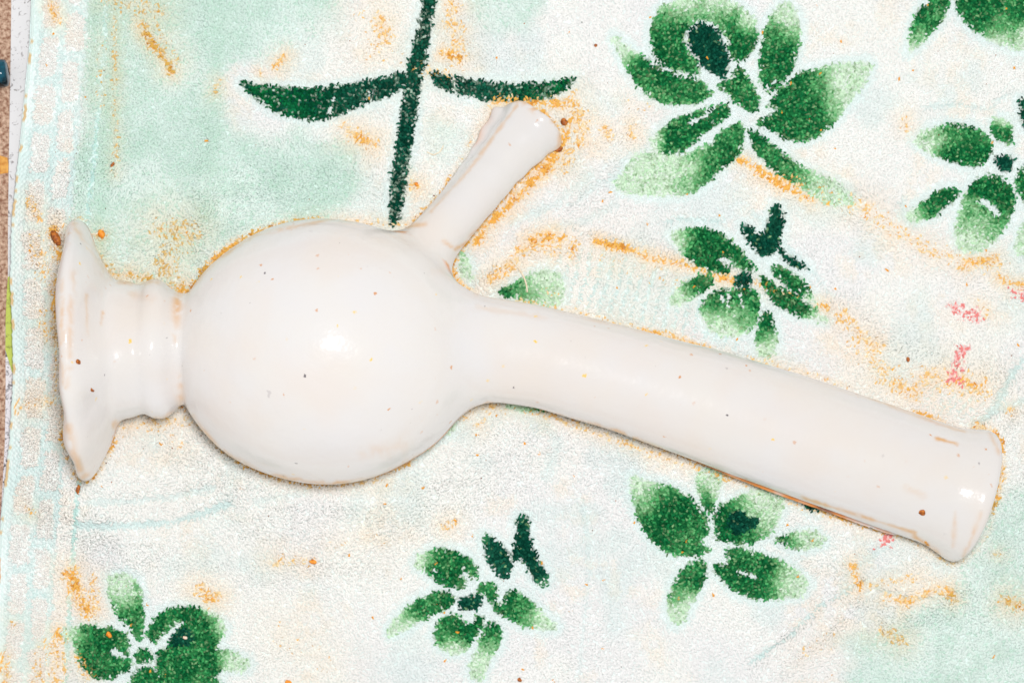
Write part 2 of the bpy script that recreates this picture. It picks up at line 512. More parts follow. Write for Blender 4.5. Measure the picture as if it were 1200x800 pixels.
def seg_dist(pts, X, Y):
    d2 = np.full(X.shape, 1e18)
    if len(pts) == 1:
        return np.hypot(X - pts[0][0], Y - pts[0][1])
    for (x0, y0), (x1, y1) in zip(pts[:-1], pts[1:]):
        ex, ey = x1 - x0, y1 - y0
        t = np.clip(((X - x0) * ex + (Y - y0) * ey) / (ex * ex + ey * ey + 1e-9), 0, 1)
        d2 = np.minimum(d2, (X - x0 - t * ex) ** 2 + (Y - y0 - t * ey) ** 2)
    return np.sqrt(d2)
VSTAIN = [([(1098,513),(1122,520)], 2.2, .75), ([(940,583),(1030,611),(1072,624)], 2.6, .7), ([(86,320),(82,380),(82,430)], 5, .35), ([(80,500),(86,530),(94,550)], 6, .5),
          ([(101,345),(102,395)], 3, .45), ([(121,366),(118,380)], 2.5, .8), ([(122,318),(110,286)], 4, .4), ([(208,345),(203,375),(205,400)], 4, .4), ([(212,452),(211,478)], 4, .75),
          ([(425,530),(475,522)], 11, .16), ([(520,283),(533,292),(548,284)], 3, .95), ([(498,262),(478,266),(465,263)], 3, .5), ([(588,118),(612,117),(645,128),(656,150),(655,172)], 3, .75),
          ([(606,124),(580,158),(545,205),(505,248)], 2.4, .4), ([(654,172),(630,202),(588,242),(552,276)], 4, .6), ([(226,488),(257,527),(308,556),(380,568),(442,561),(533,511)], 3.6, .95),
          ([(556,478),(572,471),(640,482),(720,505),(800,538),(960,596)], 3.0, .9), ([(225,333),(258,302),(300,275),(390,256),(450,262)], 3, .55), ([(85,262),(100,285),(130,325)], 4, .4),
          ([(140,329),(185,331)], 4, .55), ([(135,498),(190,490),(215,480)], 4, .55), ([(74,330),(71,390),(74,450)], 2.5, .4), ([(96,560),(104,556)], 5, .6),
          ([(1072,628),(1090,642),(1104,656)], 3.5, .7), ([(1150,600),(1130,652)], 3, .35), ([(1160,508),(1171,530)], 3, .4), ([(905,424),(980,450),(1060,482),(1130,506)], 2.5, .35),
          ([(650,362),(760,389)], 3, .3), ([(545,300),(545,330),(560,342)], 4, .6), ([(1060,570),(1082,580)], 4, .18), ([(560,360),(640,372)], 4, .14), ([(1120,600),(1116,640)], 3, .3), ([(156,345),(176,350)], 6, .2)]
vcol = vessel_colour(V)

# split into the parts one can name; shared edges keep the same normals so that the glaze runs through
cen = V[Q].mean(1)
_, pfb, pft, pff, pfn, pnt, pfs, pst = eval_field(cen[:, 0], cen[:, 1], cen[:, 2], 'parts')
part = np.full(len(Q), 2)                                     # belly
isfoot = (pff < pfb) & (pff < pfn + 20) & (pft < 125)
part[isfoot] = 1                                              # collar
part[isfoot & (pft < 46 * kB)] = 0                            # foot
isneck = (pfn < pfb) & (pnt > -20) & (~isfoot)
part[isneck] = 3
part[isneck & (pnt > NEND - 50)] = 4                          # mouth rim
isspout = (pfs < pfb + 1) & (pfs < pfn) & (pst > 40)
part[isspout] = 5
part[isspout & (pst > SEND - 16)] = 6
vessel = empty('ceramic_vessel', tuple(W(381, 412, -5) * S))
tag(vessel, 'white glazed ceramic vessel with flared foot, round belly, long neck and side spout', 'vessel')
vloc = W(381, 412, -5)
def vessel_part(k, name, parent):
    q = Q[part == k]
    u, inv = np.unique(q.ravel(), return_inverse=True)
    off = vloc
    me = np_mesh(name, (V[u] - off) * S, inv.reshape(-1, 4), True, vcol[u], nrm[u])
    return link(name, me, parent, mat_glaze)
vessel_part(0, 'foot', vessel)
vessel_part(1, 'collar', vessel)
vessel_part(2, 'belly', vessel)
nk = vessel_part(3, 'neck', vessel)
vessel_part(4, 'mouth_rim', nk)
spt = vessel_part(5, 'spout', vessel)
vessel_part(6, 'spout_rim', spt)

# height of the vessel's upper surface, to lay crumbs on it
def vessel_top(px, py):
    z = 200.0 if px < 130 else 90.0
    for it in range(7):
        w = W(px, py, z)
        col = np.array([[w[0], w[1], zz] for zz in gz])
        f = sample(F, col)
        ins = np.where(f < 0)[0]
        if len(ins) == 0:
            return None
        i = ins[-1]
        z2 = gz[i] + G * (f[i] / (f[i] - f[min(i + 1, len(f) - 1)] + 1e-9))
        z = 0.5 * z + 0.5 * z2
    w = W(px, py, z)
    n = np.array([sample(GR[..., i], w[None])[0] for i in range(3)])
    return w, n / np.linalg.norm(n)

# ================================================================= the towel's print
PX0, PY0, PX1, PY1 = -110, -110, 1310, 910
GW, GH = PX1 - PX0, PY1 - PY0
gX, gY = np.meshgrid(np.arange(PX0, PX1) + 0.5, np.arange(PY0, PY1) + 0.5)   # [row(y), col(x)]

def chaikin(p, n=2):
    p = np.asarray(p, float)
    for i in range(n):
        q = np.roll(p, -1, 0)
        p = np.stack([0.75 * p + 0.25 * q, 0.25 * p + 0.75 * q], 1).reshape(-1, 2)
    return p

def poly_sd(p, X, Y):
    inside = np.zeros(X.shape, bool)
    d2 = np.full(X.shape, 1e18)
    for (x0, y0), (x1, y1) in zip(p, np.roll(p, -1, 0)):
        ex, ey = x1 - x0, y1 - y0
        wx, wy = X - x0, Y - y0
        t = np.clip((wx * ex + wy * ey) / (ex * ex + ey * ey + 1e-12), 0, 1)
        d2 = np.minimum(d2, (wx - t * ex) ** 2 + (wy - t * ey) ** 2)
        c = ((y0 > Y) != (y1 > Y)) & (X < ex * (Y - y0) / (ey + 1e-12 * (ey == 0)) + x0)
        inside ^= c
    d = np.sqrt(d2)
    return np.where(inside, -d, d)

def seg_dist(pts, X, Y):
    d2 = np.full(X.shape, 1e18)
    if len(pts) == 1:
        return np.hypot(X - pts[0][0], Y - pts[0][1])
    for (x0, y0), (x1, y1) in zip(pts[:-1], pts[1:]):
        ex, ey = x1 - x0, y1 - y0
        t = np.clip(((X - x0) * ex + (Y - y0) * ey) / (ex * ex + ey * ey + 1e-9), 0, 1)
        d2 = np.minimum(d2, (X - x0 - t * ex) ** 2 + (Y - y0 - t * ey) ** 2)
    return np.sqrt(d2)

# each motif: origin, scale, then its petals: (outline, tips where the dye fades out [(x, y, reach)], tone)
# tone 0 green, 1 dark teal green
FL = []
FL.append(('six-petalled', 700, 0, 3.2, [
    ([(205,215),(187,120),(215,50),(270,8),(340,-20),(470,-12),(560,40),(605,110),(600,170),(560,222),(520,238),(500,225),(490,180),(465,120),(425,85),(375,82),(335,105),(322,150),(340,195),(380,250),(388,292),(330,278),(240,245)], [(300,-40,120),(470,-40,110),(590,60,70)], 0),
    ([(334,125),(370,95),(420,92),(460,130),(482,180),(494,250),(482,298),(450,290),(400,265),(360,220),(338,170)], [], 1),
    ([(50,130),(90,230),(140,320),(200,378),(280,402),(370,390),(425,365),(428,340),(385,298),(300,275),(230,243),(150,205),(95,160)], [(60,140,110)], 0),
    ([(495,395),(470,388),(400,405),(300,440),(250,470),(200,510),(190,545),(250,585),(300,580),(360,545),(400,500),(460,460),(495,425)], [(190,530,60)], 0),
    ([(532,452),(548,480),(546,560),(520,610),(450,650),(420,690),(340,735),(230,747),(40,712),(90,640),(130,580),(190,560),(300,592),(360,562),(430,540),(440,505),(500,470)], [(60,690,300),(200,640,180)], 0),
    ([(520,243),(550,270),(580,310),(607,370),(607,418),(570,422),(500,382),(480,345),(440,325),(450,308),(500,295)], [], 0),
    ([(700,0),(745,40),(766,110),(752,200),(735,270),(690,310),(650,352),(620,352),(603,300),(604,200),(620,110),(650,50)], [(710,-10,140)], 0),
    ([(640,385),(690,320),(760,270),(830,255),(900,243),(1035,225),(1015,300),(950,380),(880,470),(800,532),(720,532),(650,502),(600,470),(590,455),(640,430),(690,410),(620,408)], [(1010,290,190)], 0),
    ([(558,495),(590,488),(640,530),(700,580),(760,620),(830,655),(920,700),(980,770),(900,782),(830,752),(740,700),(660,650),(600,590),(565,530)], [(960,770,230)], 0)], 1))
FL.append(('cut-off', 1000, 0, 2.5, [
    ([(285,0),(270,50),(230,100),(180,150),(158,170),(163,90),(180,40),(220,5),(250,-30),(285,-40)], [(160,170,70)], 0),
    ([(298,5),(300,40),(340,80),(380,110),(450,140),(520,150),(560,120),(580,40),(540,-60),(420,-90),(320,-60)], [(440,170,90),(520,150,80)], 0),
    ([(165,412),(220,380),(270,363),(330,363),(390,385),(417,420),(402,470),(360,492),(290,482),(230,457),(190,432)], [(165,410,90)], 0),
    ([(415,350),(450,338),(470,370),(470,432),(440,420),(410,402),(403,370)], [(440,340,30)], 0),
    ([(408,455),(467,453),(473,490),(440,507),(413,482)], [], 1),
    ([(328,560),(350,525),(400,508),(440,520),(472,545),(477,600),(455,650),(420,700),(370,742),(308,738),(298,680),(308,620)], [(320,750,140)], 0),
    ([(318,558),(282,600),(230,640),(180,657),(148,642),(190,600),(240,563),(290,548)], [(150,650,60)], 0),
    ([(472,520),(490,488),(530,480),(580,500),(590,560),(540,610),(500,605),(482,560)], [], 0),
    ([(483,285),(505,288),(540,320),(530,380),(495,378),(488,330)], [], 1),
    ([(465,745),(480,690),(505,635),(560,640),(580,700),(540,750)], [(480,740,90)], 0)], 4))
FL.append(('small', 750, 220, 3.636, [
    ([(112,205),(170,183),(240,168),(320,183),(380,218),(432,265),(452,300),(492,340),(492,368),(440,362),(400,340),(375,305),(335,308),(382,352),(382,372),(320,372),(250,347),(188,302),(155,250)], [(115,215,80)], 0),
    ([(423,152),(470,168),(520,198),(535,190),(545,130),(558,90),(573,68),(607,88),(618,130),(607,200),(602,245),(580,282),(540,303),(488,272),(448,222)], [], 1),
    ([(588,245),(640,288),(690,322),(724,350),(690,358),(640,328),(588,278)], [], 1),
    ([(518,367),(560,400),(620,430),(700,480),(760,530),(810,578),(740,563),(650,542),(578,502),(538,452),(512,400)], [(800,575,80)], 0),
    ([(563,328),(620,338),(672,370),(704,400),(724,450),(770,508),(700,472),(640,432),(588,390),(562,360)], [(770,510,70)], 0),
    ([(393,385),(440,363),(477,380),(472,422),(430,442),(393,422)], [], 1),
    ([(322,388),(312,422),(250,462),(180,502),(115,503),(148,430),(210,388),(270,368)], [(125,490,90)], 0),
    ([(345,420),(390,437),(460,430),(512,440),(512,500),(502,560),(470,612),(400,638),(308,628),(268,570),(257,510),(288,460)], [(350,660,140)], 0),
    ([(523,518),(562,528),(584,600),(594,670),(560,738),(508,715),(488,640),(508,570)], [(550,740,110)], 0)], 5))
FL.append(('large-petalled', 720, 520, 3.637, [
    ([(55,135),(110,148),(200,168),(270,188),(332,230),(382,290),(408,340),(402,400),(360,412),(412,450),(402,472),(300,488),(200,458),(148,410),(98,330),(76,260),(66,190)], [(80,130,130)], 0),
    ([(355,95),(420,100),(465,128),(442,200),(428,250),(432,302),(400,302),(358,240),(347,170)], [(450,130,110)], 0),
    ([(423,310),(450,258),(500,238),(550,208),(640,185),(740,195),(724,290),(692,350),(640,402),(560,427),(470,427),(428,395),(418,350)], [(700,200,170),(600,180,70)], 0),
    ([(488,290),(530,272),(560,285),(572,322),(627,308),(612,352),(560,377),(520,392),(483,350)], [], 1),
    ([(683,402),(720,378),(780,368),(850,366),(915,410),(860,442),(800,452),(720,427)], [(880,400,120)], 0),
    ([(478,443),(560,438),(640,468),(740,498),(835,575),(825,625),(760,663),(650,668),(560,658),(498,622),(438,562),(407,508),(490,507),(472,470)], [(840,620,150)], 0),
    ([(377,487),(403,520),(387,590),(340,672),(290,768),(238,778),(222,700),(238,600),(288,528),(340,498)], [(260,780,150)], 0),
    ([(770,228),(872,262),(884,292),(850,293),(798,258)], [], 1)], 3))
FL.append(('small', 430, 580, 3.636, [
    ([(192,288),(240,243),(310,223),(390,238),(442,270),(478,320),(483,365),(450,352),(422,328),(392,330),(432,370),(427,403),(380,402),(320,382),(258,342),(206,312)], [(200,280,70)], 0),
    ([(347,402),(383,440),(352,482),(280,522),(200,552),(150,590),(72,605),(108,540),(178,468),(260,418)], [(90,590,120)], 0),
    ([(387,460),(430,418),(492,423),(503,470),(450,497),(392,487)], [], 1),
    ([(473,390),(510,363),(552,380),(568,410),(552,452),(520,462),(498,430),(468,415)], [], 0),
    ([(580,418),(620,398),(682,430),(722,470),(800,540),(830,575),(740,578),(680,562),(600,527),(527,480),(540,448),(590,465)], [(800,565,120)], 0),
    ([(345,500),(400,508),(420,550),(460,530),(480,508),(508,508),(502,560),(460,622),(420,675),(338,675),(288,622),(282,580),(303,540)], [(370,690,80)], 0),
    ([(523,533),(567,548),(583,590),(572,640),(542,670),(522,720),(490,805),(435,765),(458,680),(478,620),(503,570)], [(470,770,150)], 0),
    ([(487,172),(510,162),(560,198),(607,240),(633,290),(612,352),(575,363),(538,320),(502,270),(497,220)], [(490,170,40)], 1),
    ([(628,88),(692,86),(693,150),(703,220),(733,270),(773,340),(768,387),(735,398),(697,350),(668,280),(650,270),(620,300),(608,240),(638,180)], [(760,390,40)], 1)], 2))
FL.append(('corner', 50, 650, 4.444, [
    ([(335,105),(400,88),(462,108),(503,160),(523,250),(533,350),(523,463),(488,440),(438,370),(388,320),(357,260),(337,180)], [(370,90,170)], 0),
    ([(90,395),(200,367),(280,367),(370,383),(442,410),(463,460),(452,520),(473,570),(442,612),(380,643),(300,653),(218,600),(187,540),(165,470),(105,430)], [(100,410,110)], 0),
    ([(547,380),(590,318),(660,278),(740,262),(820,267),(902,310),(953,370),(963,410),(922,450),(902,520),(943,590),(900,640),(980,720),(900,800),(600,800),(588,580),(588,490),(645,475),(660,435),(715,360),(690,355),(640,420),(580,472),(547,440)], [(960,360,80),(900,290,60)], 0),
    ([(648,440),(720,368),(793,408),(793,462),(740,483),(680,472)], [], 1),
    ([(888,500),(950,488),(1020,518),(1095,548),(1062,605),(980,613),(918,592),(887,550)], [(1070,580,140)], 0),
    ([(478,510),(520,472),(578,500),(572,562),(530,573),(483,562)], [], 0),
    ([(466,600),(540,588),(622,602),(600,800),(440,760)], [], 0)], 3))
# the twig at the top: a stem with two long leaves
TWIG = [
    ([(505,-40),(520,-40),(512,0),(506,30),(500,70),(494,110),(486,160),(478,215),(470,265),(455,266),(458,215),(466,160),(473,110),(480,70),(487,40),(496,0)], [], 1),
    ([(276,95),(300,99),(335,104),(390,101),(430,95),(475,85),(484,83),(481,104),(440,120),(410,131),(375,144),(340,139),(308,124)], [], 1),
    ([(500,82),(530,91),(560,96),(600,99),(640,98),(680,89),(666,106),(640,120),(600,121),(565,120),(530,109),(503,98)], [], 1)]
# loose ends of leaves that run under the vessel
LOOSE = [
    ([(573,345),(600,333),(640,313),(660,325),(664,360),(620,354)], [(660,330,50)], 0),
    ([(480,540),(505,520),(532,505),(540,480),(500,480),(460,520)], [(520,515,40)], 0),
    ([(590,472),(640,474),(645,484),(615,485),(595,480)], [(600,470,30)], 0),
    ([(540,290),(552,310),(556,330),(545,334),(538,310)], [(550,330,40)], 0)]

MOT = []         # flattened: (motif, petal number) -> id
leaf_id = np.full((GH, GW), -1, np.int16)
leaf_d = np.full((GH, GW), 1e3, np.float32)
pale = np.zeros((GH, GW), np.float32)
tone = np.zeros((GH, GW), np.float32)
edgej = (fbm(gX, gY, 7, 91, 2) - 0.5) * 5.0
def add_leaf(mot, k, pts, tips, tn):
    p = chaikin(pts, 2)
    x0 = max(int(p[:, 0].min()) - 30 - PX0, 0); x1 = min(int(p[:, 0].max()) + 30 - PX0, GW)
    y0 = max(int(p[:, 1].min()) - 30 - PY0, 0); y1 = min(int(p[:, 1].max()) + 30 - PY0, GH)
    if x1 <= x0 or y1 <= y0: return
    sl = (slice(y0, y1), slice(x0, x1))
    X, Y = gX[sl], gY[sl]
    d = poly_sd(p, X, Y)
    pl = np.zeros(X.shape)
    for (tx, ty, rr) in tips:
        pl = np.maximum(pl, 1 - np.hypot(X - tx, Y - ty) / (rr * 1.42))
    de = d + edgej[sl] * (0.5 + np.clip(pl, 0, 1))
    leaf_d[sl] = np.where(de < leaf_d[sl], de, leaf_d[sl])
    inn = de < 0
    mid = len(MOT); MOT.append((mot, k))
    leaf_id[sl] = np.where(inn, mid, leaf_id[sl])
    pale[sl] = np.where(inn, np.clip(pl, 0, 1), pale[sl])
    tone[sl] = np.where(inn, tn, tone[sl])
for mi, (nm, ox, oy, sc, petals, core) in enumerate(FL):
    order = sorted(range(len(petals)), key=lambda i: petals[i][2])
    for k in order:
        pts, tips, tn = petals[k]
        add_leaf(mi, k, [(ox + u / sc, oy + v / sc) for u, v in pts], [(ox + u / sc, oy + v / sc, r / sc) for u, v, r in tips], tn)
for k, (pts, tips, tn) in enumerate(TWIG):
    add_leaf(100, k, pts, tips, tn)
for k, (pts, tips, tn) in enumerate(LOOSE):
    add_leaf(101, k, pts, tips, tn)

# slits and rubbed spots inside the petals where the dye did not take
GAPS = [([(194,757),(197,747),(206,737),(213,731)], 2.4), ([(194,757),(184,761),(181,775)], 1.8), ([(132,764),(140,767),(148,771)], 2.6), ([(155,756),(160,762)], 3.0), ([(867,669),(877,672),(886,675)], 2.6),
        ([(1150,234),(1158,240),(1168,249)], 4.2), ([(843,306),(856,306)], 2.6), ([(845,339),(847,352)], 1.6), ([(853,342),(856,362)], 1.6), ([(866,345),(872,362)], 1.2), ([(545,723),(553,729)], 3.0), ([(569,701),(573,707)], 2.2),
        ([(808,144),(822,137),(835,128)], 1.8), ([(763,76),(785,84),(803,91)], 1.6), ([(895,106),(906,97)], 1.8), ([(826,631),(834,637)], 2.0), ([(740,585),(743,600)], 1.8), ([(1164,190),(1170,200)], 2.4), ([(508,668),(520,676)], 1.2),
        ([(500,92),(508,97)], 2.5), ([(430,118),(436,106)], 1.2), ([(386,132),(390,112)], 1.6), ([(530,90),(536,106)], 1.4)]
for pts, w in GAPS:
    gd = seg_dist(pts, gX, gY) + edgej * 0.45
    leaf_id[gd < w] = -1
    leaf_d[:] = np.where(gd < w, np.maximum(leaf_d, 3.0), leaf_d)
# edge of the towel and its hem
EY = np.array([-400, -110, 0, 50, 100, 160, 200, 260, 330, 400, 450, 490, 530, 590, 640, 800, 910, 1200])
EX = np.array([55, 41, 36.5, 34.5, 29.5, 24, 20, 15, 13.5, 16, 16.5, 14, 10, 2.5, -2, -9, -14, -26])
def edge_x(y): return np.interp(y, EY, EX)
hd = gX - edge_x(gY)
# raised blocks in two staggered columns, then a plain strip, then a thin woven line
block = np.full((GH, GW), -1, np.int16)
BLK = []
bw = (fbm(gX, gY, 14, 51, 2) - 0.5) * 7
for c, (d0, d1, ph) in enumerate([(15, 35.5, 44), (43.5, 62, 17)]):
    for j in range(-2, 16):
        ya = ph + j * 57.0; yb = ya + 46.0
        if yb < -60 or ya > 860: continue
        m = (hd + bw > d0) & (hd + bw < d1) & (gY + bw > ya) & (gY + bw < yb)
        # rounded corners
        qx = np.maximum(np.abs(hd + bw - (d0 + d1) / 2) - (d1 - d0) / 2 + 6, 0); qy = np.maximum(np.abs(gY + bw - (ya + yb) / 2) - 23 + 6, 0)
        m &= (np.hypot(qx, qy) < 6)
        block[m] = len(BLK); BLK.append((c, j))
strip = (hd > 68 + bw * 0.3) & (hd < 84.5)
line = (hd >= 84.5) & (hd <= 90.5 + bw * 0.2)
flat_hem = (hd < 84.5) & (block < 0) & (~strip)

# ---- pile height factor (0 none .. 1 full) and colour
CREAM = s2l((252, 251, 247)); PEACH = s2l((254, 242, 226)); MINT = s2l((232, 247, 240)); MINTD = s2l((198, 230, 212))
CYAN = s2l((219, 240, 238)); GREYW = s2l((248, 247, 246))
hgt = np.ones((GH, GW))
lo = fbm(gX, gY, 120, 21); lo2 = fbm(gX, gY, 45, 33); fine = fbm(gX, gY, 12, 41)
def L3(a, b, t): return a + (b - a) * np.asarray(t)[..., None]
C = np.tile(CREAM, (GH, GW, 1))
C = L3(C, GREYW, sstep(0.4, 0.65, lo))
C = L3(C, PEACH, sstep(0.5, 0.72, lo2) * sstep(0.35, 0.6, fine) * 0.45)
C = L3(C, CYAN, sstep(0.52, 0.75, fbm(gX, gY, 60, 77)) * 0.32)
# mint wash: soft-edged areas
mint = np.zeros((GH, GW))
mn = (fbm(gX, gY, 50, 61) - 0.5) * 46
def wash(pts, soft, amt):
    p = chaikin(pts, 2)
    d = poly_sd(p, gX, gY) + mn
    np.maximum(mint, sstep(soft, -soft, d) * amt, out=mint)
wash([(92,-110),(90,150),(82,300),(150,345),(215,345),(260,300),(330,262),(400,258),(430,225),(395,165),(320,155),(262,125),(262,70),(330,60),(400,25),(425,-40),(420,-110)], 24, 1.0)
wash([(542,-110),(545,20),(580,38),(625,30),(650,0),(650,-110)], 16, 0.8)
wash([(505,130),(545,150),(560,180),(520,190),(500,170)], 16, 0.4)
wash([(1310,560),(1190,560),(1160,600),(1120,680),(1040,720),(985,790),(960,910),(1310,910)], 26, 0.85)
mint *= (hd > 68)
C = L3(C, L3(np.tile(MINT, (GH, GW, 1)), s2l((216, 238, 228)), sstep(0.35, 0.7, lo2)), mint * 0.95)
stripe = np.exp(-((hd - 100) / 13.0) ** 2) + 0.8 * np.exp(-((hd - 76) / 7.0) ** 2) + 0.55 * np.exp(-((gX - 250 - 6 * np.sin(gY / 60)) / 10) ** 2) * (gY < 260) + 0.5 * np.exp(-((gX - 195) / 22) ** 2) * (gY < 40)
C = L3(C, MINTD, np.clip(stripe, 0, 1) * mint * (0.25 + 0.75 * fine))
C = L3(C, MINTD, mint * sstep(0.5, 0.75, fbm(gX, gY, 22, 71)) * 0.35)

# halo of unprinted short pile round every petal
halo = sstep(13, 4, leaf_d) * (leaf_id < 0) * sstep(0.2, 0.5, fbm(gX, gY, 35, 15) + 0.2)
C = L3(C, s2l((232, 245, 243)), halo * 0.75)
hgt *= 1 - 0.55 * halo

# woven grooves where the pile is pressed open
GROOVE = [([(82,616),(120,616),(160,617),(200,612),(233,603),(267,590)], 5, 0.8), ([(105,590),(160,587),(200,582),(250,570)], 4, 0.45),
          ([(300,588),(360,578)], 5, 0.3),
          ([(880,778),(915,752),(945,728),(965,708),(985,698),(1012,680)], 3.2, 0.9), ([(985,688),(1010,660),(1040,640),(1062,628)], 4, 0.4),
          ([(1008,680),(1035,692),(1070,702),(1100,700)], 2.5, 0.7), ([(1140,500),(1165,482),(1180,450),(1198,425)], 5, 0.85),
          ([(1130,510),(1160,488),(1200,470)], 4, 0.6), ([(780,262),(800,258),(845,260)], 2.5, 0.7), ([(880,250),(920,285),(960,330),(975,350)], 3, 0.5),
          ([(668,240),(700,215),(735,205)], 4, 0.35), ([(600,262),(650,240),(690,205)], 5, 0.35), ([(640,270),(680,262),(720,240)], 5, 0.3),
          ([(682,590),(690,640),(688,700),(680,800)], 3, 0.3), ([(1075,128),(1120,122),(1160,128),(1180,110)], 3, 0.5),
          ([(1060,235),(1055,250),(1070,262)], 4, 0.5), ([(270,480),(330,560)], 4, 0.2), ([(640,560),(655,520),(640,500)], 6, 0.3)]
groove = np.zeros((GH, GW))
wj = (fbm(gX, gY, 16, 5, 2) - 0.5) * 6
for pts, w, a in GROOVE:
    d = seg_dist(pts, gX, gY) + wj * 0.7
    groove = np.maximum(groove, sstep(w * 1.6, w * 0.5, d) * a)
# streaks of pile drawn apart between the fold and the neck
zone = poly_sd(np.array([(640,300),(700,292),(800,322),(880,360),(870,410),(760,385),(670,358)]), gX, gY)
zs = sstep(12, -12, zone)
stre = sstep(0.1, 0.8, np.sin((gX + 0.25 * gY + 5 * noise(gX, gY, 30, 4)) * 2 * math.pi / 13.0))
groove = np.maximum(groove, zs * stre * 0.9)
zone2 = poly_sd(np.array([(1010,400),(1060,440),(1150,450),(1150,500),(1090,480),(1020,440)]), gX, gY)
stre2 = sstep(0.1, 0.8, np.sin((gX + 0.8 * gY + 6 * noise(gX, gY, 30, 9)) * 2 * math.pi / 10.0))
groove = np.maximum(groove, sstep(8, -8, zone2) * stre2 * 0.75)
C = L3(C, CYAN * 0.97, groove * (leaf_id < 0))
hgt *= 1 - 0.75 * groove
hgt[flat_hem] = 0.2
hgt[line] = 0.2
C = np.where(flat_hem[..., None], L3(np.tile(s2l((218, 238, 235)), (GH, GW, 1)), s2l((240, 246, 244)), 0.75 * sstep(-0.3, 0.6, np.sin((hd + gY) * 2 * math.pi / 6.5) * np.sin((hd - gY) * 2 * math.pi / 6.5)) + 0.25 * fine), C)
C = np.where(line[..., None], np.tile(s2l((205, 236, 230)), (GH, GW, 1)), C)
bl = (block >= 0) | strip
hgt = np.where(block >= 0, 1.2, hgt)
C = np.where((bl & (mint < .3))[..., None], L3(np.tile(s2l((253, 250, 246)), (GH, GW, 1)), s2l((253, 238, 220)), sstep(0.45, 0.75, lo2) * 0.35), C)

# ---- leaves: dye that fades towards the tips
pz = np.clip(pale * 1.45 + 0.06 + (fbm(gX, gY, 18, 111) - 0.5) * 0.7 + sstep(-5, 0, leaf_d) * 0.12, 0, 1)
def ramp(t, stops):
    out = np.zeros(t.shape + (3,))
    for i in range(3):
        out[..., i] = np.interp(t, [s[0] for s in stops], [s2l(s[1])[i] for s in stops])
    return out
GREEN = [(0, (20, 104, 58)), (0.22, (56, 144, 82)), (0.45, (106, 180, 116)), (0.72, (174, 220, 172)), (1, (220, 242, 216))]
TEAL = [(0, (12, 72, 56)), (0.4, (34, 102, 78)), (1, (60, 140, 90))]
lc = np.where((tone > 0.5)[..., None], ramp(pz, TEAL), ramp(pz, GREEN))
# the inner half of the twig's leaf and buds shifts from teal to green towards the tips
lm = leaf_id >= 0
tw = np.isin(leaf_id, [i for i, (m, k) in enumerate(MOT) if m == 100 and k > 0])
tg = sstep(60, 190, np.abs(gX - 492)) * tw
lc = L3(lc, s2l((14, 108, 58)), tg * 0.85)
C = np.where(lm[..., None], lc, C)

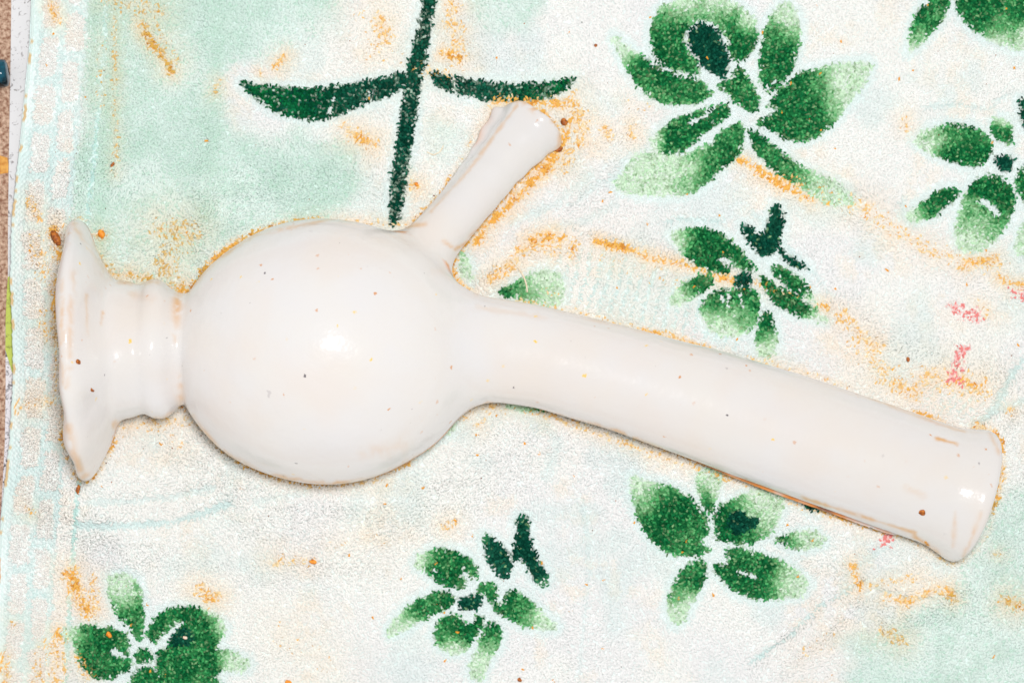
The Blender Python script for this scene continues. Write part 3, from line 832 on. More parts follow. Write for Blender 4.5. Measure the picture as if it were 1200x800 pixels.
# ---- orange and red stains
ORS = [([(166,30),(175,47),(186,62),(200,85)], 6, 1.0), ([(128,4),(190,14)], 11, .4), ([(135,15),(134,110),(134,205)], 4, .42), ([(180,25),(208,75)], 9, .4),
 ([(187,270),(225,272),(205,290),(190,310),(200,325)], 17, .5), ([(333,68),(322,78)], 5, .85), ([(307,87)], 4, .7), ([(256,98),(254,110)], 4, .6),
 ([(443,22),(450,45),(440,52)], 14, .5), ([(425,20),(440,60),(465,70)], 24, .22), ([(530,12),(533,45),(537,70)], 13, .6), ([(522,64),(540,72)], 6, .9),
 ([(404,148),(410,160)], 8, .55), ([(418,160),(436,170)], 10, .75), ([(488,217)], 7, .85), ([(492,82),(525,88)], 8, .5),
 ([(583,118),(615,121),(655,122)], 6, 1.0), ([(660,165),(640,196),(605,232),(560,280)], 6, 1.0), ([(672,118),(682,160),(660,195)], 13, .55), ([(670,140),(655,170)], 6, .8),
 ([(578,122),(576,148),(558,190),(520,240),(490,262)], 4, .7), ([(480,264),(440,262),(400,257),(340,264),(280,290),(240,322)], 3.5, .55),
 ([(572,332),(595,312),(612,292),(640,282)], 7, .6), ([(622,281),(638,277),(660,279)], 6, 1.0), ([(625,290),(660,295)], 14, .45), ([(675,282),(668,300)], 7, .6),
 ([(697,284),(728,292),(765,304),(805,313),(832,322),(860,332)], 3.6, 1.0), ([(700,296),(800,330)], 26, .22), ([(835,325),(858,331)], 5, .9),
 ([(738,150),(740,160)], 7, .75), ([(706,152),(712,160)], 6, .65), ([(735,120),(760,125)], 10, .25),
 ([(868,188),(895,205),(922,220),(950,236)], 4.5, 1.0), ([(925,212),(965,228),(1000,240)], 13, .45), ([(985,370),(1008,392),(1028,410)], 8, .62), ([(960,360),(968,362)], 5, .9),
 ([(1008,400),(1035,440),(1060,455),(1100,442),(1148,455)], 20, .42), ([(1045,450),(1072,462)], 8, .7), ([(1112,444),(1130,448),(1148,454)], 4.5, .95),
 ([(1005,238),(1060,278),(1100,298),(1140,306),(1172,310)], 11, .42), ([(1130,308),(1165,304)], 8, .7), ([(1172,325),(1185,332),(1198,334)], 4, 1.0), ([(1060,140),(1062,152)], 6, .5),
 ([(1185,480)], 6, .5), ([(1147,356),(1165,370)], 12, .25), ([(83,672),(92,700),(104,716)], 10, .85), ([(110,680),(112,720)], 8, .5), ([(232,690),(250,702)], 9, .75),
 ([(70,742)], 6, 1.0), ([(68,755),(66,800)], 13, .5), ([(92,770),(103,790)], 8, .6), ([(50,755),(45,800)], 14, .35), ([(5,770),(5,800)], 9, .5), ([(15,730)], 9, .35),
 ([(318,655),(366,658)], 8, .4), ([(330,740),(380,775)], 22, .2), ([(112,298),(122,312),(140,328)], 6, .55), ([(150,322),(185,330)], 5, .8), ([(192,338),(205,346),(214,336)], 5, 1.0),
 ([(64,272),(72,300)], 8, .85), ([(66,330),(67,405)], 6, .65), ([(72,430),(76,520)], 5, .4), ([(100,275),(120,280)], 6, .5), ([(145,500),(200,497),(228,492)], 9, .4), ([(200,510),(215,525)], 10, .3),
 ([(250,515),(330,562),(390,570),(450,562)], 4, .45), ([(540,490),(560,476),(640,486),(760,530),(860,562)], 4, .5), ([(560,500),(575,480)], 5, .4), ([(1000,665),(1008,690)], 6, .75),
 ([(1020,688),(1050,680),(1075,675)], 5, .5), ([(1040,700),(1062,705),(1100,690),(1116,700)], 6, .65), ([(1030,738),(1055,750)], 9, .6), ([(1112,690),(1118,702)], 5, .9), ([(1180,705),(1196,712)], 9, .75), ([(1170,650)], 4, .5),
 ([(520,618),(530,612)], 7, .5), ([(940,770),(975,745)], 14, .25), ([(640,340),(655,345)], 8, .3), ([(35,235),(45,255)], 7, .5), ([(40,285),(52,320)], 12, .4), ([(50,370),(56,395)], 9, .4), ([(22,478),(60,470)], 10, .4), ([(30,595),(35,600)], 6, .5),
 ([(60,5),(68,25)], 6, .6), ([(900,420),(980,470),(1060,495)], 5, .4), ([(660,368),(780,392)], 8, .3), ([(1145,498),(1152,504)], 5, .6), ([(120,50),(118,120)], 12, .22), ([(385,640),(480,625)], 18, .16), ([(880,330),(935,350)], 5, .45)]
REDS = [([(1116,362),(1142,372)], 9, .7), ([(1127,412),(1122,430),(1115,445)], 8, .7), ([(1112,444),(1124,448)], 4, 1.0), ([(1043,622),(1039,636)], 4.5, 1.0), ([(1185,338),(1196,345)], 8, .45), ([(1020,640),(1030,640)], 5, .25)]
def stain(lst, wk=1.0):
    A = np.zeros((GH, GW), np.float32)
    for pts, w, a in lst:
        w = w * wk + (wk > 1) * 5
        x0 = max(int(min(p[0] for p in pts) - 4 * w - PX0), 0); x1 = min(int(max(p[0] for p in pts) + 4 * w - PX0), GW)
        y0 = max(int(min(p[1] for p in pts) - 4 * w - PY0), 0); y1 = min(int(max(p[1] for p in pts) + 4 * w - PY0), GH)
        sl = (slice(y0, y1), slice(x0, x1))
        d = seg_dist(pts, gX[sl], gY[sl]) + wj[sl] * 0.8
        A[sl] = np.maximum(A[sl], np.exp(-(np.maximum(d, 0) / w) ** 2) * a)
    return A
ORA = stain(ORS); REDA = stain(REDS); ORAW = stain(ORS, 1.8)
# rust-coloured tide mark on the cloth all along the vessel's outline, with contact shadow painted in
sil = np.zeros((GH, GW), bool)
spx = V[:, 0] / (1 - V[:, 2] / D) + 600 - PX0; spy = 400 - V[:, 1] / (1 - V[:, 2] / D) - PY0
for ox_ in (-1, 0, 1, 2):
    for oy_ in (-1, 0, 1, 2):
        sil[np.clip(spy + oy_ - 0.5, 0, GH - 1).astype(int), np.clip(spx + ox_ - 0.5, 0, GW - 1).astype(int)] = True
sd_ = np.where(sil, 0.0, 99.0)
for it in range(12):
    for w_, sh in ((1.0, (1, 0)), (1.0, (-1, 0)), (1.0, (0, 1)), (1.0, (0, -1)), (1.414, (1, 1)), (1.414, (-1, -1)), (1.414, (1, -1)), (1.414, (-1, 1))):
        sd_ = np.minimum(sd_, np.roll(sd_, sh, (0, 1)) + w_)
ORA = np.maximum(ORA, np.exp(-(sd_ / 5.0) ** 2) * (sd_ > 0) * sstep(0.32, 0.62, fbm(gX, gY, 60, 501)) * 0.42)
ORA = np.maximum(ORA, (sd_ == 0) * (0.12 + 0.75 * sstep(0.4, 0.7, fbm(gX, gY, 45, 507))))  # patchy stain that also colours the contact shadow under the vessel brownish orange
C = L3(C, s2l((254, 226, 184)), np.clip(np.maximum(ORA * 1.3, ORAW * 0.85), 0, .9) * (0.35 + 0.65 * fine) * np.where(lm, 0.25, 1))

# ---------------------------------------------------------------- relief of the cloth
insF = F < 0
hasv = insF.any(2)
ZBOT = np.where(hasv, gz[np.argmax(insF, 2)], 1e3)
ZTOP = np.where(hasv, gz[dims[2] - 1 - np.argmax(insF[:, :, ::-1], 2)], 0)
def grow_dist(mask, steps):
    d = np.where(mask, 0.0, 1e3)
    for it in range(steps):
        for w_, sh in ((1.0, (1, 0)), (1.0, (-1, 0)), (1.0, (0, 1)), (1.0, (0, -1)), (1.414, (1, 1)), (1.414, (1, -1)), (1.414, (-1, 1)), (1.414, (-1, -1))):
            d = np.minimum(d, np.roll(d, sh, (0, 1)) + w_)
    return d
PADC = 90
hasv = np.pad(hasv, PADC); ZBOT = np.pad(ZBOT, PADC, constant_values=1e3); ZTOP = np.pad(ZTOP, PADC)
FOOT_D = (grow_dist(hasv, 88) - np.minimum(grow_dist(~hasv, 30), 30)) * G
# how far the cloth climbs: a third of the vessel's thickness near by
def box_blur(a, n, it=3):
    k = np.ones(2 * n + 1) / (2 * n + 1)
    for _ in range(it):
        a = np.apply_along_axis(lambda v: np.convolve(np.pad(v, n, 'edge'), k, 'valid'), 0, a)
        a = np.apply_along_axis(lambda v: np.convolve(np.pad(v, n, 'edge'), k, 'valid'), 1, a)
    return a
mid_h = np.where(hasv, 0.5 * (ZTOP + np.minimum(ZBOT, 1e3)), 0)
RISE = 0.36 * box_blur(mid_h, 22) / np.maximum(box_blur(hasv.astype(float), 22), 1e-5)
RISE = box_blur(np.clip(RISE, 0, 50), 8, 2)

RIDGE = [([(575,335),(612,292),(650,278),(700,286),(765,304),(830,322),(880,345)], 16, 9), ([(985,370),(1030,412),(1100,430),(1160,452)], 22, 9),
         ([(1005,238),(1100,298),(1200,335)], 22, 7), ([(870,188),(925,220),(1000,240)], 16, 6), ([(150,640),(320,652),(420,648)], 26, 6),
         ([(690,600),(684,700),(690,800)], 22, 6), ([(1000,690),(1070,712),(1120,690)], 20, 4.5), ([(60,600),(200,630),(300,610)], 20, 5),
         ([(250,0),(250,260)], 14, 4), ([(960,330),(900,260)], 16, 5), ([(900,790),(1000,700)], 14, 6), ([(660,240),(720,180),(760,150)], 18, 6),
         ([(1160,500),(1230,440)], 14, 8), ([(620,500),(640,600),(640,700)], 30, 4)]
def relief(px, py):
    z = (fbm(px, py, 170, 201) - 0.5) * 16 + (fbm(px, py, 50, 203) - 0.5) * 7
    j = (noise(px, py, 40, 207) - 0.5) * 14
    for pts, w, a in RIDGE:
        z = z + 1.3 * a * np.exp(-((seg_dist(pts, px, py) + j) / w) ** 2)
    for pts, w, a in GROOVE:
        z = z - 4.5 * a * np.exp(-((seg_dist(pts, px, py) + 0.3 * j) / (w * 1.5)) ** 2)
    e = px - np.interp(py, EY, EX)
    z = z * sstep(0, 90, e)
    # the soft cloth rises round the vessel and is pressed down under it
    Wx = (px - 600); Wy = (400 - py)
    qx = np.clip((Wx - LO[0]) / G + PADC + 0.5, 0, dims[0] + 2 * PADC - 1).astype(int); qy = np.clip((Wy - LO[1]) / G + PADC + 0.5, 0, dims[1] + 2 * PADC - 1).astype(int)
    ds = np.minimum(FOOT_D[qx, qy], 300)
    z = z * sstep(-30, 40, ds) + RISE[qx, qy] * np.exp(-(np.maximum(ds, 0) / 80.0) ** 2)
    z = z - 8.0
    return np.minimum(z, ZBOT[qx, qy] - 6.0)

towel = empty('towel', tuple(W(600, 400, -10) * S))
tag(towel, 'worn white and mint terry towel printed with green flowers, stained orange', 'towel')
tloc = W(600, 400, -10)

def at(A, px, py):
    i = np.clip((py - PY0).astype(int), 0, GH - 1); j = np.clip((px - PX0).astype(int), 0, GW - 1)
    return A[i, j]

# backing cloth
nd_, ny_ = 520, 400
dd = np.concatenate([np.linspace(0, 110, 64, endpoint=False), np.linspace(110, 1560, nd_ - 64)])
yy = np.linspace(-260, 1060, ny_)
DDg, YYg = np.meshgrid(dd, yy)
XXg = edge_x(YYg) + DDg
ZZg = relief(XXg, YYg)
Kg = 1 - ZZg / D
vv = np.stack([(XXg - 600) * Kg, (400 - YYg) * Kg, ZZg - tloc[2]], -1).reshape(-1, 3)
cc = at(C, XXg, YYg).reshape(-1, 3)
cc = np.where(at(flat_hem, XXg, YYg).reshape(-1, 1) | at(lm, XXg, YYg).reshape(-1, 1), cc, L3(cc, s2l((236, 248, 246)), np.full(len(cc), 0.6)))
# stain flecks soaked into the bare weave, painted contact shade among them
ii = np.arange(nd_ * ny_).reshape(ny_, nd_)
qq = np.stack([ii[1:, :-1], ii[1:, 1:], ii[:-1, 1:], ii[:-1, :-1]], -1).reshape(-1, 4)
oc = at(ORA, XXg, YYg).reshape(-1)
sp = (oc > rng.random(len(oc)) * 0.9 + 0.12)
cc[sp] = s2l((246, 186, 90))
link('backing_cloth', np_mesh('backing_cloth', vv * S, qq, True, cc), towel, mat_cloth)

# rolled selvedge along the left edge
def tube_mesh(name, pts, rad, n=8, colr=None):
    pts = np.asarray(pts, float); m = len(pts)
    tg = np.gradient(pts, axis=0); tg /= np.linalg.norm(tg, axis=1)[:, None]
    up = np.array([0, 0, 1.0]); a = np.cross(tg, up); a /= np.maximum(np.linalg.norm(a, axis=1), 1e-6)[:, None]; b = np.cross(a, tg)
    th = np.linspace(0, 2 * math.pi, n, endpoint=False)
    rad = np.broadcast_to(rad, (m,))
    v = pts[:, None] + rad[:, None, None] * (np.cos(th)[None, :, None] * a[:, None] + np.sin(th)[None, :, None] * b[:, None])
    v = v.reshape(-1, 3)
    i = np.arange(m * n).reshape(m, n); j = np.roll(i, -1, 1)
    q = np.stack([i[:-1], j[:-1], j[1:], i[1:]], -1).reshape(-1, 4)
    return v, q
ey = np.arange(-240, 1040, 4.0)
ex = edge_x(ey) + 1.0 + 0.6 * np.sin(ey * 0.7) + (noise(ey, ey * 0, 9, 3) - 0.5) * 1.5
pv, pq = tube_mesh('selvedge', np.stack([ex - 600, 400 - ey, relief(ex, ey) - 0.2 - tloc[2]], 1), 1.7)
scol = np.repeat(np.where((noise(ey, ey * 0, 7, 5) > 0.62)[:, None], s2l((226, 196, 150)), s2l((224, 238, 234))), 8, 0)
link('selvedge', np_mesh('selvedge', pv * S, pq, True, scol), towel, mat_pile)

# ---------------------------------------------------------------- terry loops
PITCH = 2.62
nx_ = int((PX1 - PX0 - 12) / PITCH); ny2 = int((PY1 - PY0 - 12) / (PITCH * 0.97))
jx, jy = np.meshgrid(np.arange(nx_), np.arange(ny2))
tpx = PX0 + 6 + (jx + 0.5 * (jy % 2)) * PITCH + rng.normal(0, 0.75, jx.shape)
tpy = PY0 + 6 + jy * PITCH * 0.97 + rng.normal(0, 0.75, jx.shape)
tpx = tpx.ravel(); tpy = tpy.ravel()
keep = (tpx - edge_x(tpy) > 12)
h = at(hgt, tpx, tpy)
keep &= h > 0.02
keep &= ~((h < 0.4) & (rng.random(len(h)) < 0.25))
tpx, tpy, h = tpx[keep], tpy[keep], h[keep]
tz = relief(tpx, tpy)
wx, wy = (tpx - 600) * (1 - tz / D), (400 - tpy) * (1 - tz / D)
P = np.stack([wx, wy, tz + 7], 1)
fv = sample(F, P)
outb = (wx < LO[0]) | (wx > HI[0]) | (wy < LO[1]) | (wy > HI[1])
fv = np.where(outb, 100, fv)
keep = fv > 2.0
kx = np.clip((wx - LO[0]) / G + PADC, 0, dims[0] + 2 * PADC - 1).astype(int); ky = np.clip((wy - LO[1]) / G + PADC, 0, dims[1] + 2 * PADC - 1).astype(int)
keep &= outb | (FOOT_D[kx, ky] > -36) | (rng.random(len(wx)) < 0.3)      # thin the pile that nobody can see under the vessel
tpx, tpy, h, tz, wx, wy = [a[keep] for a in (tpx, tpy, h, tz, wx, wy)]
n = len(tpx)
r1, r2, r3, r4 = rng.random((4, n))
lid = at(leaf_id, tpx, tpy); bid = at(block, tpx, tpy)
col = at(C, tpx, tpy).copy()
# loop-to-loop variation of the yarn
isl = lid >= 0
tn = at(tone, tpx, tpy); pp = at(pz, tpx, tpy)
pv_ = np.clip(pp + (r1 - 0.5) * 0.42, 0, 1)
lcol = np.where((tn > 0.5)[:, None], ramp(pv_, TEAL), ramp(pv_, GREEN))
lm_twig = np.isin(lid, [i for i, (m, k) in enumerate(MOT) if m == 100])
tgt = at(tg, tpx, tpy)
lcol = L3(lcol, s2l((14, 112, 58)), tgt * 0.8 * (r2 > 0.25))
worn = np.where(lm_twig, 0.30 * sstep(0.3, 0.7, fbm(tpx, tpy, 22, 611)) + 0.06, np.where(tn > .5, 0.06, 0.18))
wr = (rng.random(n) < worn)
lcol = np.where(wr[:, None], L3(lcol, np.where(lm_twig[:, None], s2l((168, 186, 168)), s2l((136, 170, 122))), 0.2 + 0.6 * rng.random(n)), lcol)
lcol = lcol * (1 + (r3[:, None] ** 1.5 - 0.45) * (1.0 - 0.72 * sstep(0.2, 0.7, pv_))[:, None])
ld = at(leaf_d, tpx, tpy)
bare = isl & (rng.random(n) < 0.42 * sstep(-5, 1.0, ld) + 0.25 * sstep(0.55, 1.0, pp))
lcol = np.where(bare[:, None], L3(lcol, s2l((240, 248, 240)), 0.35 + 0.6 * rng.random(n)), lcol)
col = np.where(isl[:, None], lcol, col * (0.95 + 0.07 * r3[:, None]))
mt = at(mint, tpx, tpy)
col = np.where(((r1 < 0.16) & (mt > 0.4) & ~isl)[:, None], col * 0.4 + MINTD * 0.6, col)
# stains and the painted contact shade sit on single loops
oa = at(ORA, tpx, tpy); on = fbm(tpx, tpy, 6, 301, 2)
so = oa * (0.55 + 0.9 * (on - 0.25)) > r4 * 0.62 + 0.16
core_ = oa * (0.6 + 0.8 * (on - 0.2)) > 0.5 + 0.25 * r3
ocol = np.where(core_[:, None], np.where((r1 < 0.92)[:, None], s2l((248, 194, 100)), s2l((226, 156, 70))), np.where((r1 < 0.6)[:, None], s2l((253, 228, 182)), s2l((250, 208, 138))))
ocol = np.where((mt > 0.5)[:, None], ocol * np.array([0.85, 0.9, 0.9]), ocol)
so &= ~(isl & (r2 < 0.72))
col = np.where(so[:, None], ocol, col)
ra = at(REDA, tpx, tpy)
sr = ra * (0.5 + 0.9 * (on - 0.25)) > r4 * 0.52 + 0.06
col = np.where(sr[:, None], np.where((r1 < 0.5)[:, None], s2l((254, 208, 204)), s2l((248, 150, 146))), col)
fl_ = rng.random(n) < 0.0007
col[fl_] = s2l((244, 172, 70))
col = np.clip(col, 0.002, 0.97)

# lie of the pile
flow = 2.6 * math.pi * (fbm(tpx, tpy, 130, 401) - 0.5) + 0.6 * math.pi
ang = flow + rng.normal(0, 0.95, n)
HT = 3.5 * np.clip(h, 0.12, 1.4) * (0.8 + 0.4 * r1)
LEN = (3.6 + 1.5 * r2) * (0.6 + 0.4 * h) * np.where(isl, 0.85, np.where(bid >= 0, 0.55, 1.0))
dx, dy = np.cos(ang), np.sin(ang)
RAD = (1.08 + 0.3 * r3)
bend = rng.normal(0, 0.9, n)
c0 = np.stack([wx, wy, tz - 0.8], 1)
c1 = np.stack([wx + dx * LEN * 0.45 - dy * bend * 0.4, wy + dy * LEN * 0.45 + dx * bend * 0.4, tz + HT], 1)
c2 = np.stack([wx + dx * LEN * 1.05 - dy * bend, wy + dy * LEN * 1.05 + dx * bend, tz + HT * (0.35 + 0.3 * r4)], 1)
# the pile stands on the slope of the folds
gX_ = -(relief(tpx - 2.0, tpy) - relief(tpx + 2.0, tpy)) / 4.0
gY_ = -(relief(tpx, tpy + 2.0) - relief(tpx, tpy - 2.0)) / 4.0
gX_ = np.clip(gX_, -0.9, 0.9); gY_ = np.clip(gY_, -0.9, 0.9)
for c in (c1, c2):
    c[:, 2] += gX_ * (c[:, 0] - wx) + gY_ * (c[:, 1] - wy)
    c[:, 0] -= gX_ * HT * 0.6; c[:, 1] -= gY_ * HT * 0.6
rings = []
for ci, (c, rr, lean) in enumerate(((c0, 0.9, 0.15), (c1, 1.15, 0.9), (c2, 0.75, 0.5))):
    # cross-section spanned by the sideways direction and one tilted with the strand
    ax1 = np.stack([-dy, dx, np.zeros(n)], 1)
    if ci == 0: ax2 = np.stack([-0.8 * dx, -0.8 * dy, np.full(n, 0.6)], 1)
    elif ci == 1: ax2 = np.stack([-0.25 * dx, -0.25 * dy, np.full(n, 0.97)], 1)
    else: ax2 = np.stack([0.75 * dx, 0.75 * dy, np.full(n, 0.66)], 1)
    ax1[:, 2] += gX_ * ax1[:, 0] + gY_ * ax1[:, 1]
    ax2[:, 0] -= gX_ * ax2[:, 2]; ax2[:, 1] -= gY_ * ax2[:, 2]
    for kk in range(3):
        th = 2 * math.pi * kk / 3 - math.pi / 2
        rings.append(c + (RAD * rr)[:, None] * (math.cos(th) * ax1 + math.sin(th) * ax2))
TV = np.stack(rings, 1) - tloc            # (n, 9, 3)
tq = []
for rg in (0, 1):
    for kk in range(3):
        a = rg * 3 + kk; b = rg * 3 + (kk + 1) % 3
        tq.append((a, b, b + 3, a + 3))
tq = np.array(tq)
def pile_mesh(name, mask, parent):
    v = TV[mask]; m = len(v)
    if m == 0: return None
    q = (tq[None] + (np.arange(m) * 9)[:, None, None]).reshape(-1, 4)
    cm = np.repeat(col[mask], 9, 0)
    return link(name, np_mesh(name, v.reshape(-1, 3) * S, q, True, cm), parent, mat_pile)

used = np.zeros(n, bool)
motif_of = np.array([m for m, k in MOT]); petal_of = np.array([k for m, k in MOT])
lm_m = np.where(isl, motif_of[np.maximum(lid, 0)], -1); lm_k = np.where(isl, petal_of[np.maximum(lid, 0)], -1)
flower_labels = ['large printed flower with a teal bud, above the neck', 'printed flower cut off by the right edge', 'small printed flower with a forked bud, above the neck',
                 'printed flower below the neck with a dark patch', 'small printed flower with a forked bud, below the belly', 'printed flower in the lower left corner']
for mi, (nm, ox, oy, sc, petals, core) in enumerate(FL):
    root = None
    m0 = (lm_m == mi) & (lm_k == core)
    root = pile_mesh('printed_flower', m0, towel)
    root['label'] = flower_labels[mi]; root['kind'] = 'stuff'
    used |= m0
    for k in range(len(petals)):
        if k == core: continue
        mm = (lm_m == mi) & (lm_k == k)
        o = pile_mesh('bud' if petals[k][2] else 'petal', mm, root)
        if o: o['kind'] = 'stuff'
        used |= mm
m0 = (lm_m == 100) & (lm_k == 0)
root = pile_mesh('printed_twig', m0, towel); used |= m0
root['label'] = 'dark green printed twig with two long leaves'; root['kind'] = 'stuff'
for k in (1, 2):
    mm = (lm_m == 100) & (lm_k == k); o = pile_mesh('leaf', mm, root); used |= mm
    if o: o['kind'] = 'stuff'
for b in range(len(BLK)):
    mm = (bid == b) & ~used
    o = pile_mesh('hem_block', mm, towel); used |= mm
    if o: o['kind'] = 'stuff'
o = pile_mesh('pile', ~used, towel); o['kind'] = 'stuff'

# ================================================================= what shows beyond the towel's edge
def sheet(name, pts, z, th, mat, label=None, cat=None, kind=None, warp=0.0):
    p = np.array([[(x - 600), (400 - y)] for x, y in pts])
    c = p.mean(0); m = len(p)
    zz = np.array([warp * ((i * 7919) % 5 - 2) for i in range(m)])
    top = np.c_[p - c, np.full(m, th) + zz]; bot = np.c_[p - c, zz]
    me = bpy.data.meshes.new(name)
    fs = [list(range(m)), list(range(2 * m - 1, m - 1, -1))] + [[m + i, m + (i + 1) % m, (i + 1) % m, i] for i in range(m)]
    me.from_pydata((np.r_[top, bot] * S).tolist(), [], fs)
    me.update()
    o = link(name, me, None, mat)
    o.location = (c[0] * S, c[1] * S, z * S)
    return tag(o, label, cat, None, kind)

ground = sheet('ground', [(-6000, 6000), (6500, 6000), (6500, -6000), (-6000, -6000)], -32, 4, mat_ground, kind='structure')
sheet('paper_sheet', [(4.5, 328), (60, 334), (70, 100), (80, -220), (12, -220), (9, -60), (8, 40), (7.2, 90), (5.8, 170), (4.6, 260)], -25.5, 1.0, mat_paper,
      'white paper sheet edge showing beside the upper hem of the towel', 'paper')
sheet('speckled_paper', [(-12, 700), (60, 700), (60, 380), (1, 380), (1.5, 450), (0.5, 520), (-4, 600)], -27, 1.0, mat_news,
      'grey black-specked paper strip beside the lower hem of the towel', 'paper')
sheet('green_card', [(17, 458), (60, 470), (60, 318), (14, 321), (5.0, 324), (3.4, 345), (2.2, 375), (2.0, 410), (8, 430)], -23.5, 1.4, mat_green,
      'lime green card sticking out between the two papers at the left', 'card')
sheet('orange_scrap', [(-18, 204), (4.6, 201), (4.8, 190), (3.6, 183), (-14, 178)], -27, 1.0, mat_amber,
      'orange scrap poking out left of the white paper', 'scrap')

# teal pen lying on the ground, only its end reaches into the picture
pen = empty('pen', ((-67 - 600) * S, (400 - 92) * S, -26 * S))
tag(pen, 'dark teal glossy pen end at the left edge beside white paper', 'pen')
def lathe(name, prof, parent, mat, n=20):
    v = []; f = []
    for (t, r) in prof:
        for k in range(n):
            a = 2 * math.pi * k / n
            v.append((t * S, r * math.cos(a) * S, (16 + r * math.sin(a)) * S))
    m = len(prof)
    for i in range(m - 1):
        for k in range(n):
            f.append((i * n + k, i * n + (k + 1) % n, (i + 1) * n + (k + 1) % n, (i + 1) * n + k))
    f.append(list(range(n))[::-1]); f.append([(m - 1) * n + k for k in range(n)])
    me = bpy.data.meshes.new(name); me.from_pydata(v, [], f); me.update()
    for p in me.polygons: p.use_smooth = True
    return link(name, me, parent, mat)
lathe('barrel', [(-320, 13), (-318, 15), (-20, 16), (40, 16), (44, 15)], pen, mat_teal)
lathe('cap', [(44, 14), (46, 16.5), (69, 16.5), (73, 15.5), (74.5, 11)], pen, mat_teal)
pen.rotation_euler = (0, 0, math.radians(6))

# ================================================================= crumbs, thread, grit
def crumb_mesh(name, lx, ly, lz, seed, curl=0.0):
    r = random.Random(seed)
    v = []; f = []
    nu, nv = 7, 5
    for i in range(1, nv):
        ph = math.pi * i / nv
        for k in range(nu):
            th = 2 * math.pi * k / nu
            q = 1 + r.uniform(-0.28, 0.28)
            x = math.sin(ph) * math.cos(th) * q; y = math.cos(ph) * (1 + r.uniform(-.1, .1)); z = math.sin(ph) * math.sin(th) * q
            v.append(((x * lx + curl * (y * y - 0.4) * lx) * S, y * ly * S, z * lz * S))
    top = len(v); v.append(((curl * 0.6 * lx) * S, ly * S, 0)); bot = len(v); v.append(((curl * 0.6 * lx) * S, -ly * S, 0))
    for i in range(nv - 2):
        for k in range(nu):
            f.append((i * nu + k, (i + 1) * nu + k, (i + 1) * nu + (k + 1) % nu, i * nu + (k + 1) % nu))
    for k in range(nu):
        f.append((top, k, (k + 1) % nu)); f.append((bot, (nv - 2) * nu + (k + 1) % nu, (nv - 2) * nu + k))
    me = bpy.data.meshes.new(name); me.from_pydata(v, [], f); me.update()
    for p in me.polygons: p.use_smooth = True
    return me

def place(name, px, py, lx, ly, lz, rot, mat, label, seed, curl=0.0, on='towel', sink=0.0):
    me = crumb_mesh(name, lx, ly, lz, seed, curl)
    o = link(name, me, None, mat)
    if on == 'vessel':
        w, nn = vessel_top(px, py)
        o.location = tuple((w + nn * (lz * 0.35 - sink)) * S)
        q = Vector(nn.tolist()).to_track_quat('Z', 'Y')
        from mathutils import Quaternion
        o.rotation_mode = 'QUATERNION'
        o.rotation_quaternion = q @ Quaternion((0, 0, 1), math.radians(rot))
    else:
        z = float(relief(np.array([px * 1.0]), np.array([py * 1.0]))[0]) + 5.0 * float(at(hgt, np.array([px]), np.array([py]))[0])
        o.location = ((px - 600) * S * (1 - z / D), (400 - py) * S * (1 - z / D), (z + lz * 0.5) * S)
        o.rotation_euler = (0, 0, math.radians(rot))
    return tag(o, label, 'crumb', 'crumbs')

place('crumb', 66, 279, 5, 10, 4, 28, mat_crumb, 'large brown crumb at the upper tip of the vessel foot', 1)
place('crumb', 92, 573, 2.6, 6.5, 2.4, -6, mat_crumb, 'curled brown crumb below the lower tip of the vessel foot', 2, 0.7)
place('crumb', 119, 274, 4, 5.5, 3, 25, mat_orange_crumb, 'orange crumb on mint pile right of the foot tip', 3)
place('crumb', 1081, 600, 4.0, 4.2, 1.6, 10, mat_crumb, 'dark brown crumb stuck on the mouth end of the neck', 4, 0.3, 'vessel')
place('crumb', 91.5, 424, 2.6, 4.2, 1.3, -25, mat_crumb, 'brown crumb stuck on the middle of the foot', 5, 0, 'vessel')
place('crumb', 108, 457, 1.6, 5.2, 1.0, -12, mat_crumb, 'thin brown sliver stuck low on the foot', 6, 0.5, 'vessel')
place('crumb', 128, 743, 3.2, 4.2, 2.4, 30, mat_orange_crumb, 'orange seed-like crumb on the left petal of the corner flower', 7)
place('crumb', 217, 746.5, 2.2, 2.8, 1.6, 70, mat_pale_crumb, 'pale crumb on the teal bud of the corner flower', 8)
place('crumb', 200, 344, 5, 7, 4, 48, mat_crumb, 'brown crumb wedged between the collar and the belly', 9)
place('crumb', 609, 796, 2.4, 3.0, 1.8, 60, mat_crumb, 'small brown crumb at the bottom edge below the small flower', 10)
place('crumb', 1064, 421, 2.2, 3.0, 1.6, 15, mat_crumb, 'brown crumb on the stained fold above the mouth', 11)
place('crumb', 661, 143, 4, 4.6, 3.2, 15, mat_crumb, 'brown crumb beside the spout tip', 12)
place('crumb', 655, 175, 3.2, 5, 3, 110, mat_crumb, 'dark crumb at the right side of the spout tip', 13)
place('crumb', 367, 658, 2.6, 4.6, 2, 80, mat_orange_crumb, 'orange crumb below the belly near the bottom middle', 14)
place('crumb', 338, 799, 3, 4.2, 2, 70, mat_orange_crumb, 'orange crumb cut by the bottom edge right of the corner flower', 15)
place('crumb', 132, 193, 1.8, 3.6, 1.6, -30, mat_crumb, 'brown crumb on the mint stripe above the foot', 16)
place('crumb', 698, 53.5, 1.9, 1.9, 1.3, 0, mat_crumb, 'tiny pinkish brown crumb right of the twig', 17)
place('crumb', 488, 216, 2.2, 2.6, 1.5, 40, mat_orange_crumb, 'orange crumb just right of the twig stem', 18)
place('resin_smear', 1086, 636.5, 2.5, 8.5, 2.0, 32, mat_amber, 'amber resin smear under the lower lip of the mouth', 19, 0.3, 'vessel', 1.0)['category'] = 'smear'

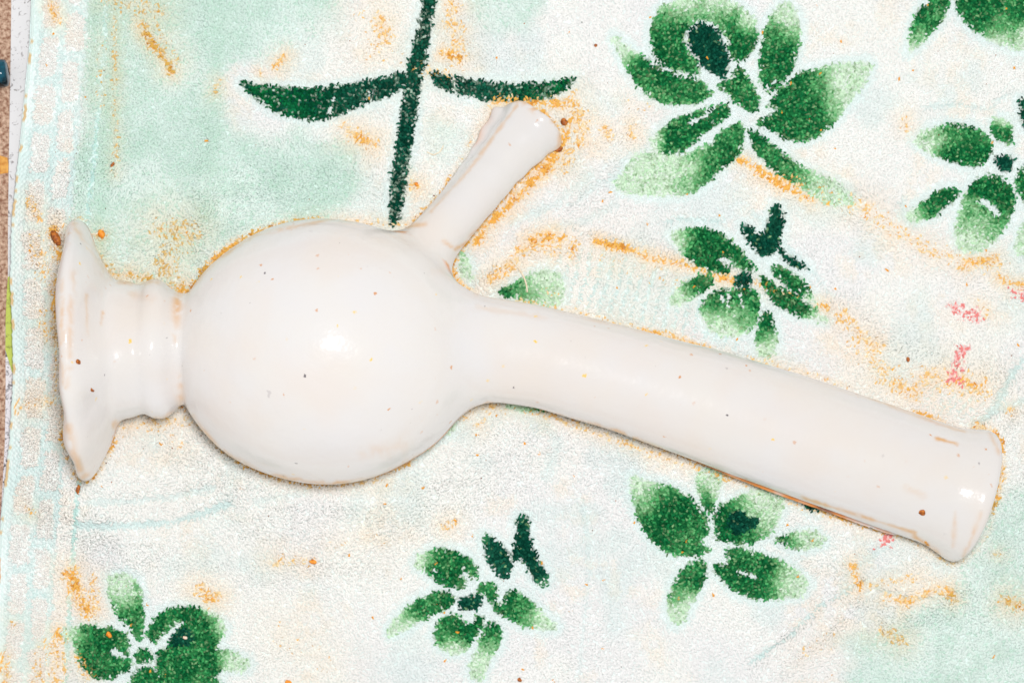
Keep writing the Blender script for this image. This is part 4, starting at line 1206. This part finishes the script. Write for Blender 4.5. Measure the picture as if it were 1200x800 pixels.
def thread(name, pts, rad, label):
    pts = np.array(pts, float)
    t = np.linspace(0, len(pts) - 1, 24)
    x = np.interp(t, range(len(pts)), pts[:, 0]); y = np.interp(t, range(len(pts)), pts[:, 1])
    ker = np.ones(5) / 5
    x = np.convolve(np.pad(x, 2, 'edge'), ker, 'valid'); y = np.convolve(np.pad(y, 2, 'edge'), ker, 'valid')
    z = relief(x, y) + 6.8 + np.sin(t * 2.1) * 0.6
    P = np.stack([(x - 600) * (1 - z / D), (400 - y) * (1 - z / D), z], 1); c = P.mean(0)
    v, q = tube_mesh(name, P - c, rad, 6)
    o = link(name, np_mesh(name, v * S, q), None, mat_thread)
    o.location = tuple(c * S)
    return tag(o, label, 'thread')
thread('loose_thread', [(598, 303), (606, 312), (613, 322), (617, 333), (618, 343)], 1.0, 'loose beige thread over the pale leaf between spout and neck')
thread('loose_thread', [(105, 274), (112, 275), (117, 271), (122, 267)], 0.9, 'short beige thread beside the orange crumb near the foot')
thread('loose_thread', [(500, 178), (508, 182), (516, 178), (520, 170)], 0.7, 'curled pale thread between the twig stem and the spout')

# grit and dust too fine to count
gv = []; gq = []
def grit(center, nn, size):
    b = len(gv)
    t1 = np.cross(nn, [0.3, 0.9, 0.2]); t1 /= np.linalg.norm(t1); t2 = np.cross(nn, t1)
    a = random.uniform(0, 6.28); u = math.cos(a) * t1 + math.sin(a) * t2; w_ = -math.sin(a) * t1 + math.cos(a) * t2
    e = random.uniform(0.5, 1.0)
    for sx_, sy_, sz_ in ((-1,-1,-.3),(1,-1,-.3),(1,1,-.3),(-1,1,-.3),(-.6,-.6,.5),(.6,-.6,.5),(.6,.6,.5),(-.6,.6,.5)):
        gv.append((center + size * (sx_ * u + sy_ * e * w_ + sz_ * nn) * random.uniform(0.8, 1.2)) * S)
    for q in ((0,1,5,4),(1,2,6,5),(2,3,7,6),(3,0,4,7),(4,5,6,7),(3,2,1,0)):
        gq.append([b + i for i in q])
gpx = rng.uniform(60, 1190, 70); gpy = rng.uniform(5, 795, 70)
gz_ = relief(gpx, gpy) + 5.5
gP = np.stack([(gpx - 600) * (1 - gz_ / D), (400 - gpy) * (1 - gz_ / D), gz_], 1)
gok = sample(F, gP) > 6
for p_ in gP[gok]:
    grit(p_, np.array([0, 0, 1.0]), random.choice([0.45, 0.5, 0.6, 0.7, 0.9]))
o = link('grit', np_mesh('grit', np.array(gv), np.array(gq), False), None, mat_speck)
tag(o, 'fine brown grit scattered over the towel', 'grit', None, 'stuff')
print('tufts', n, 'vessel quads', len(Q))
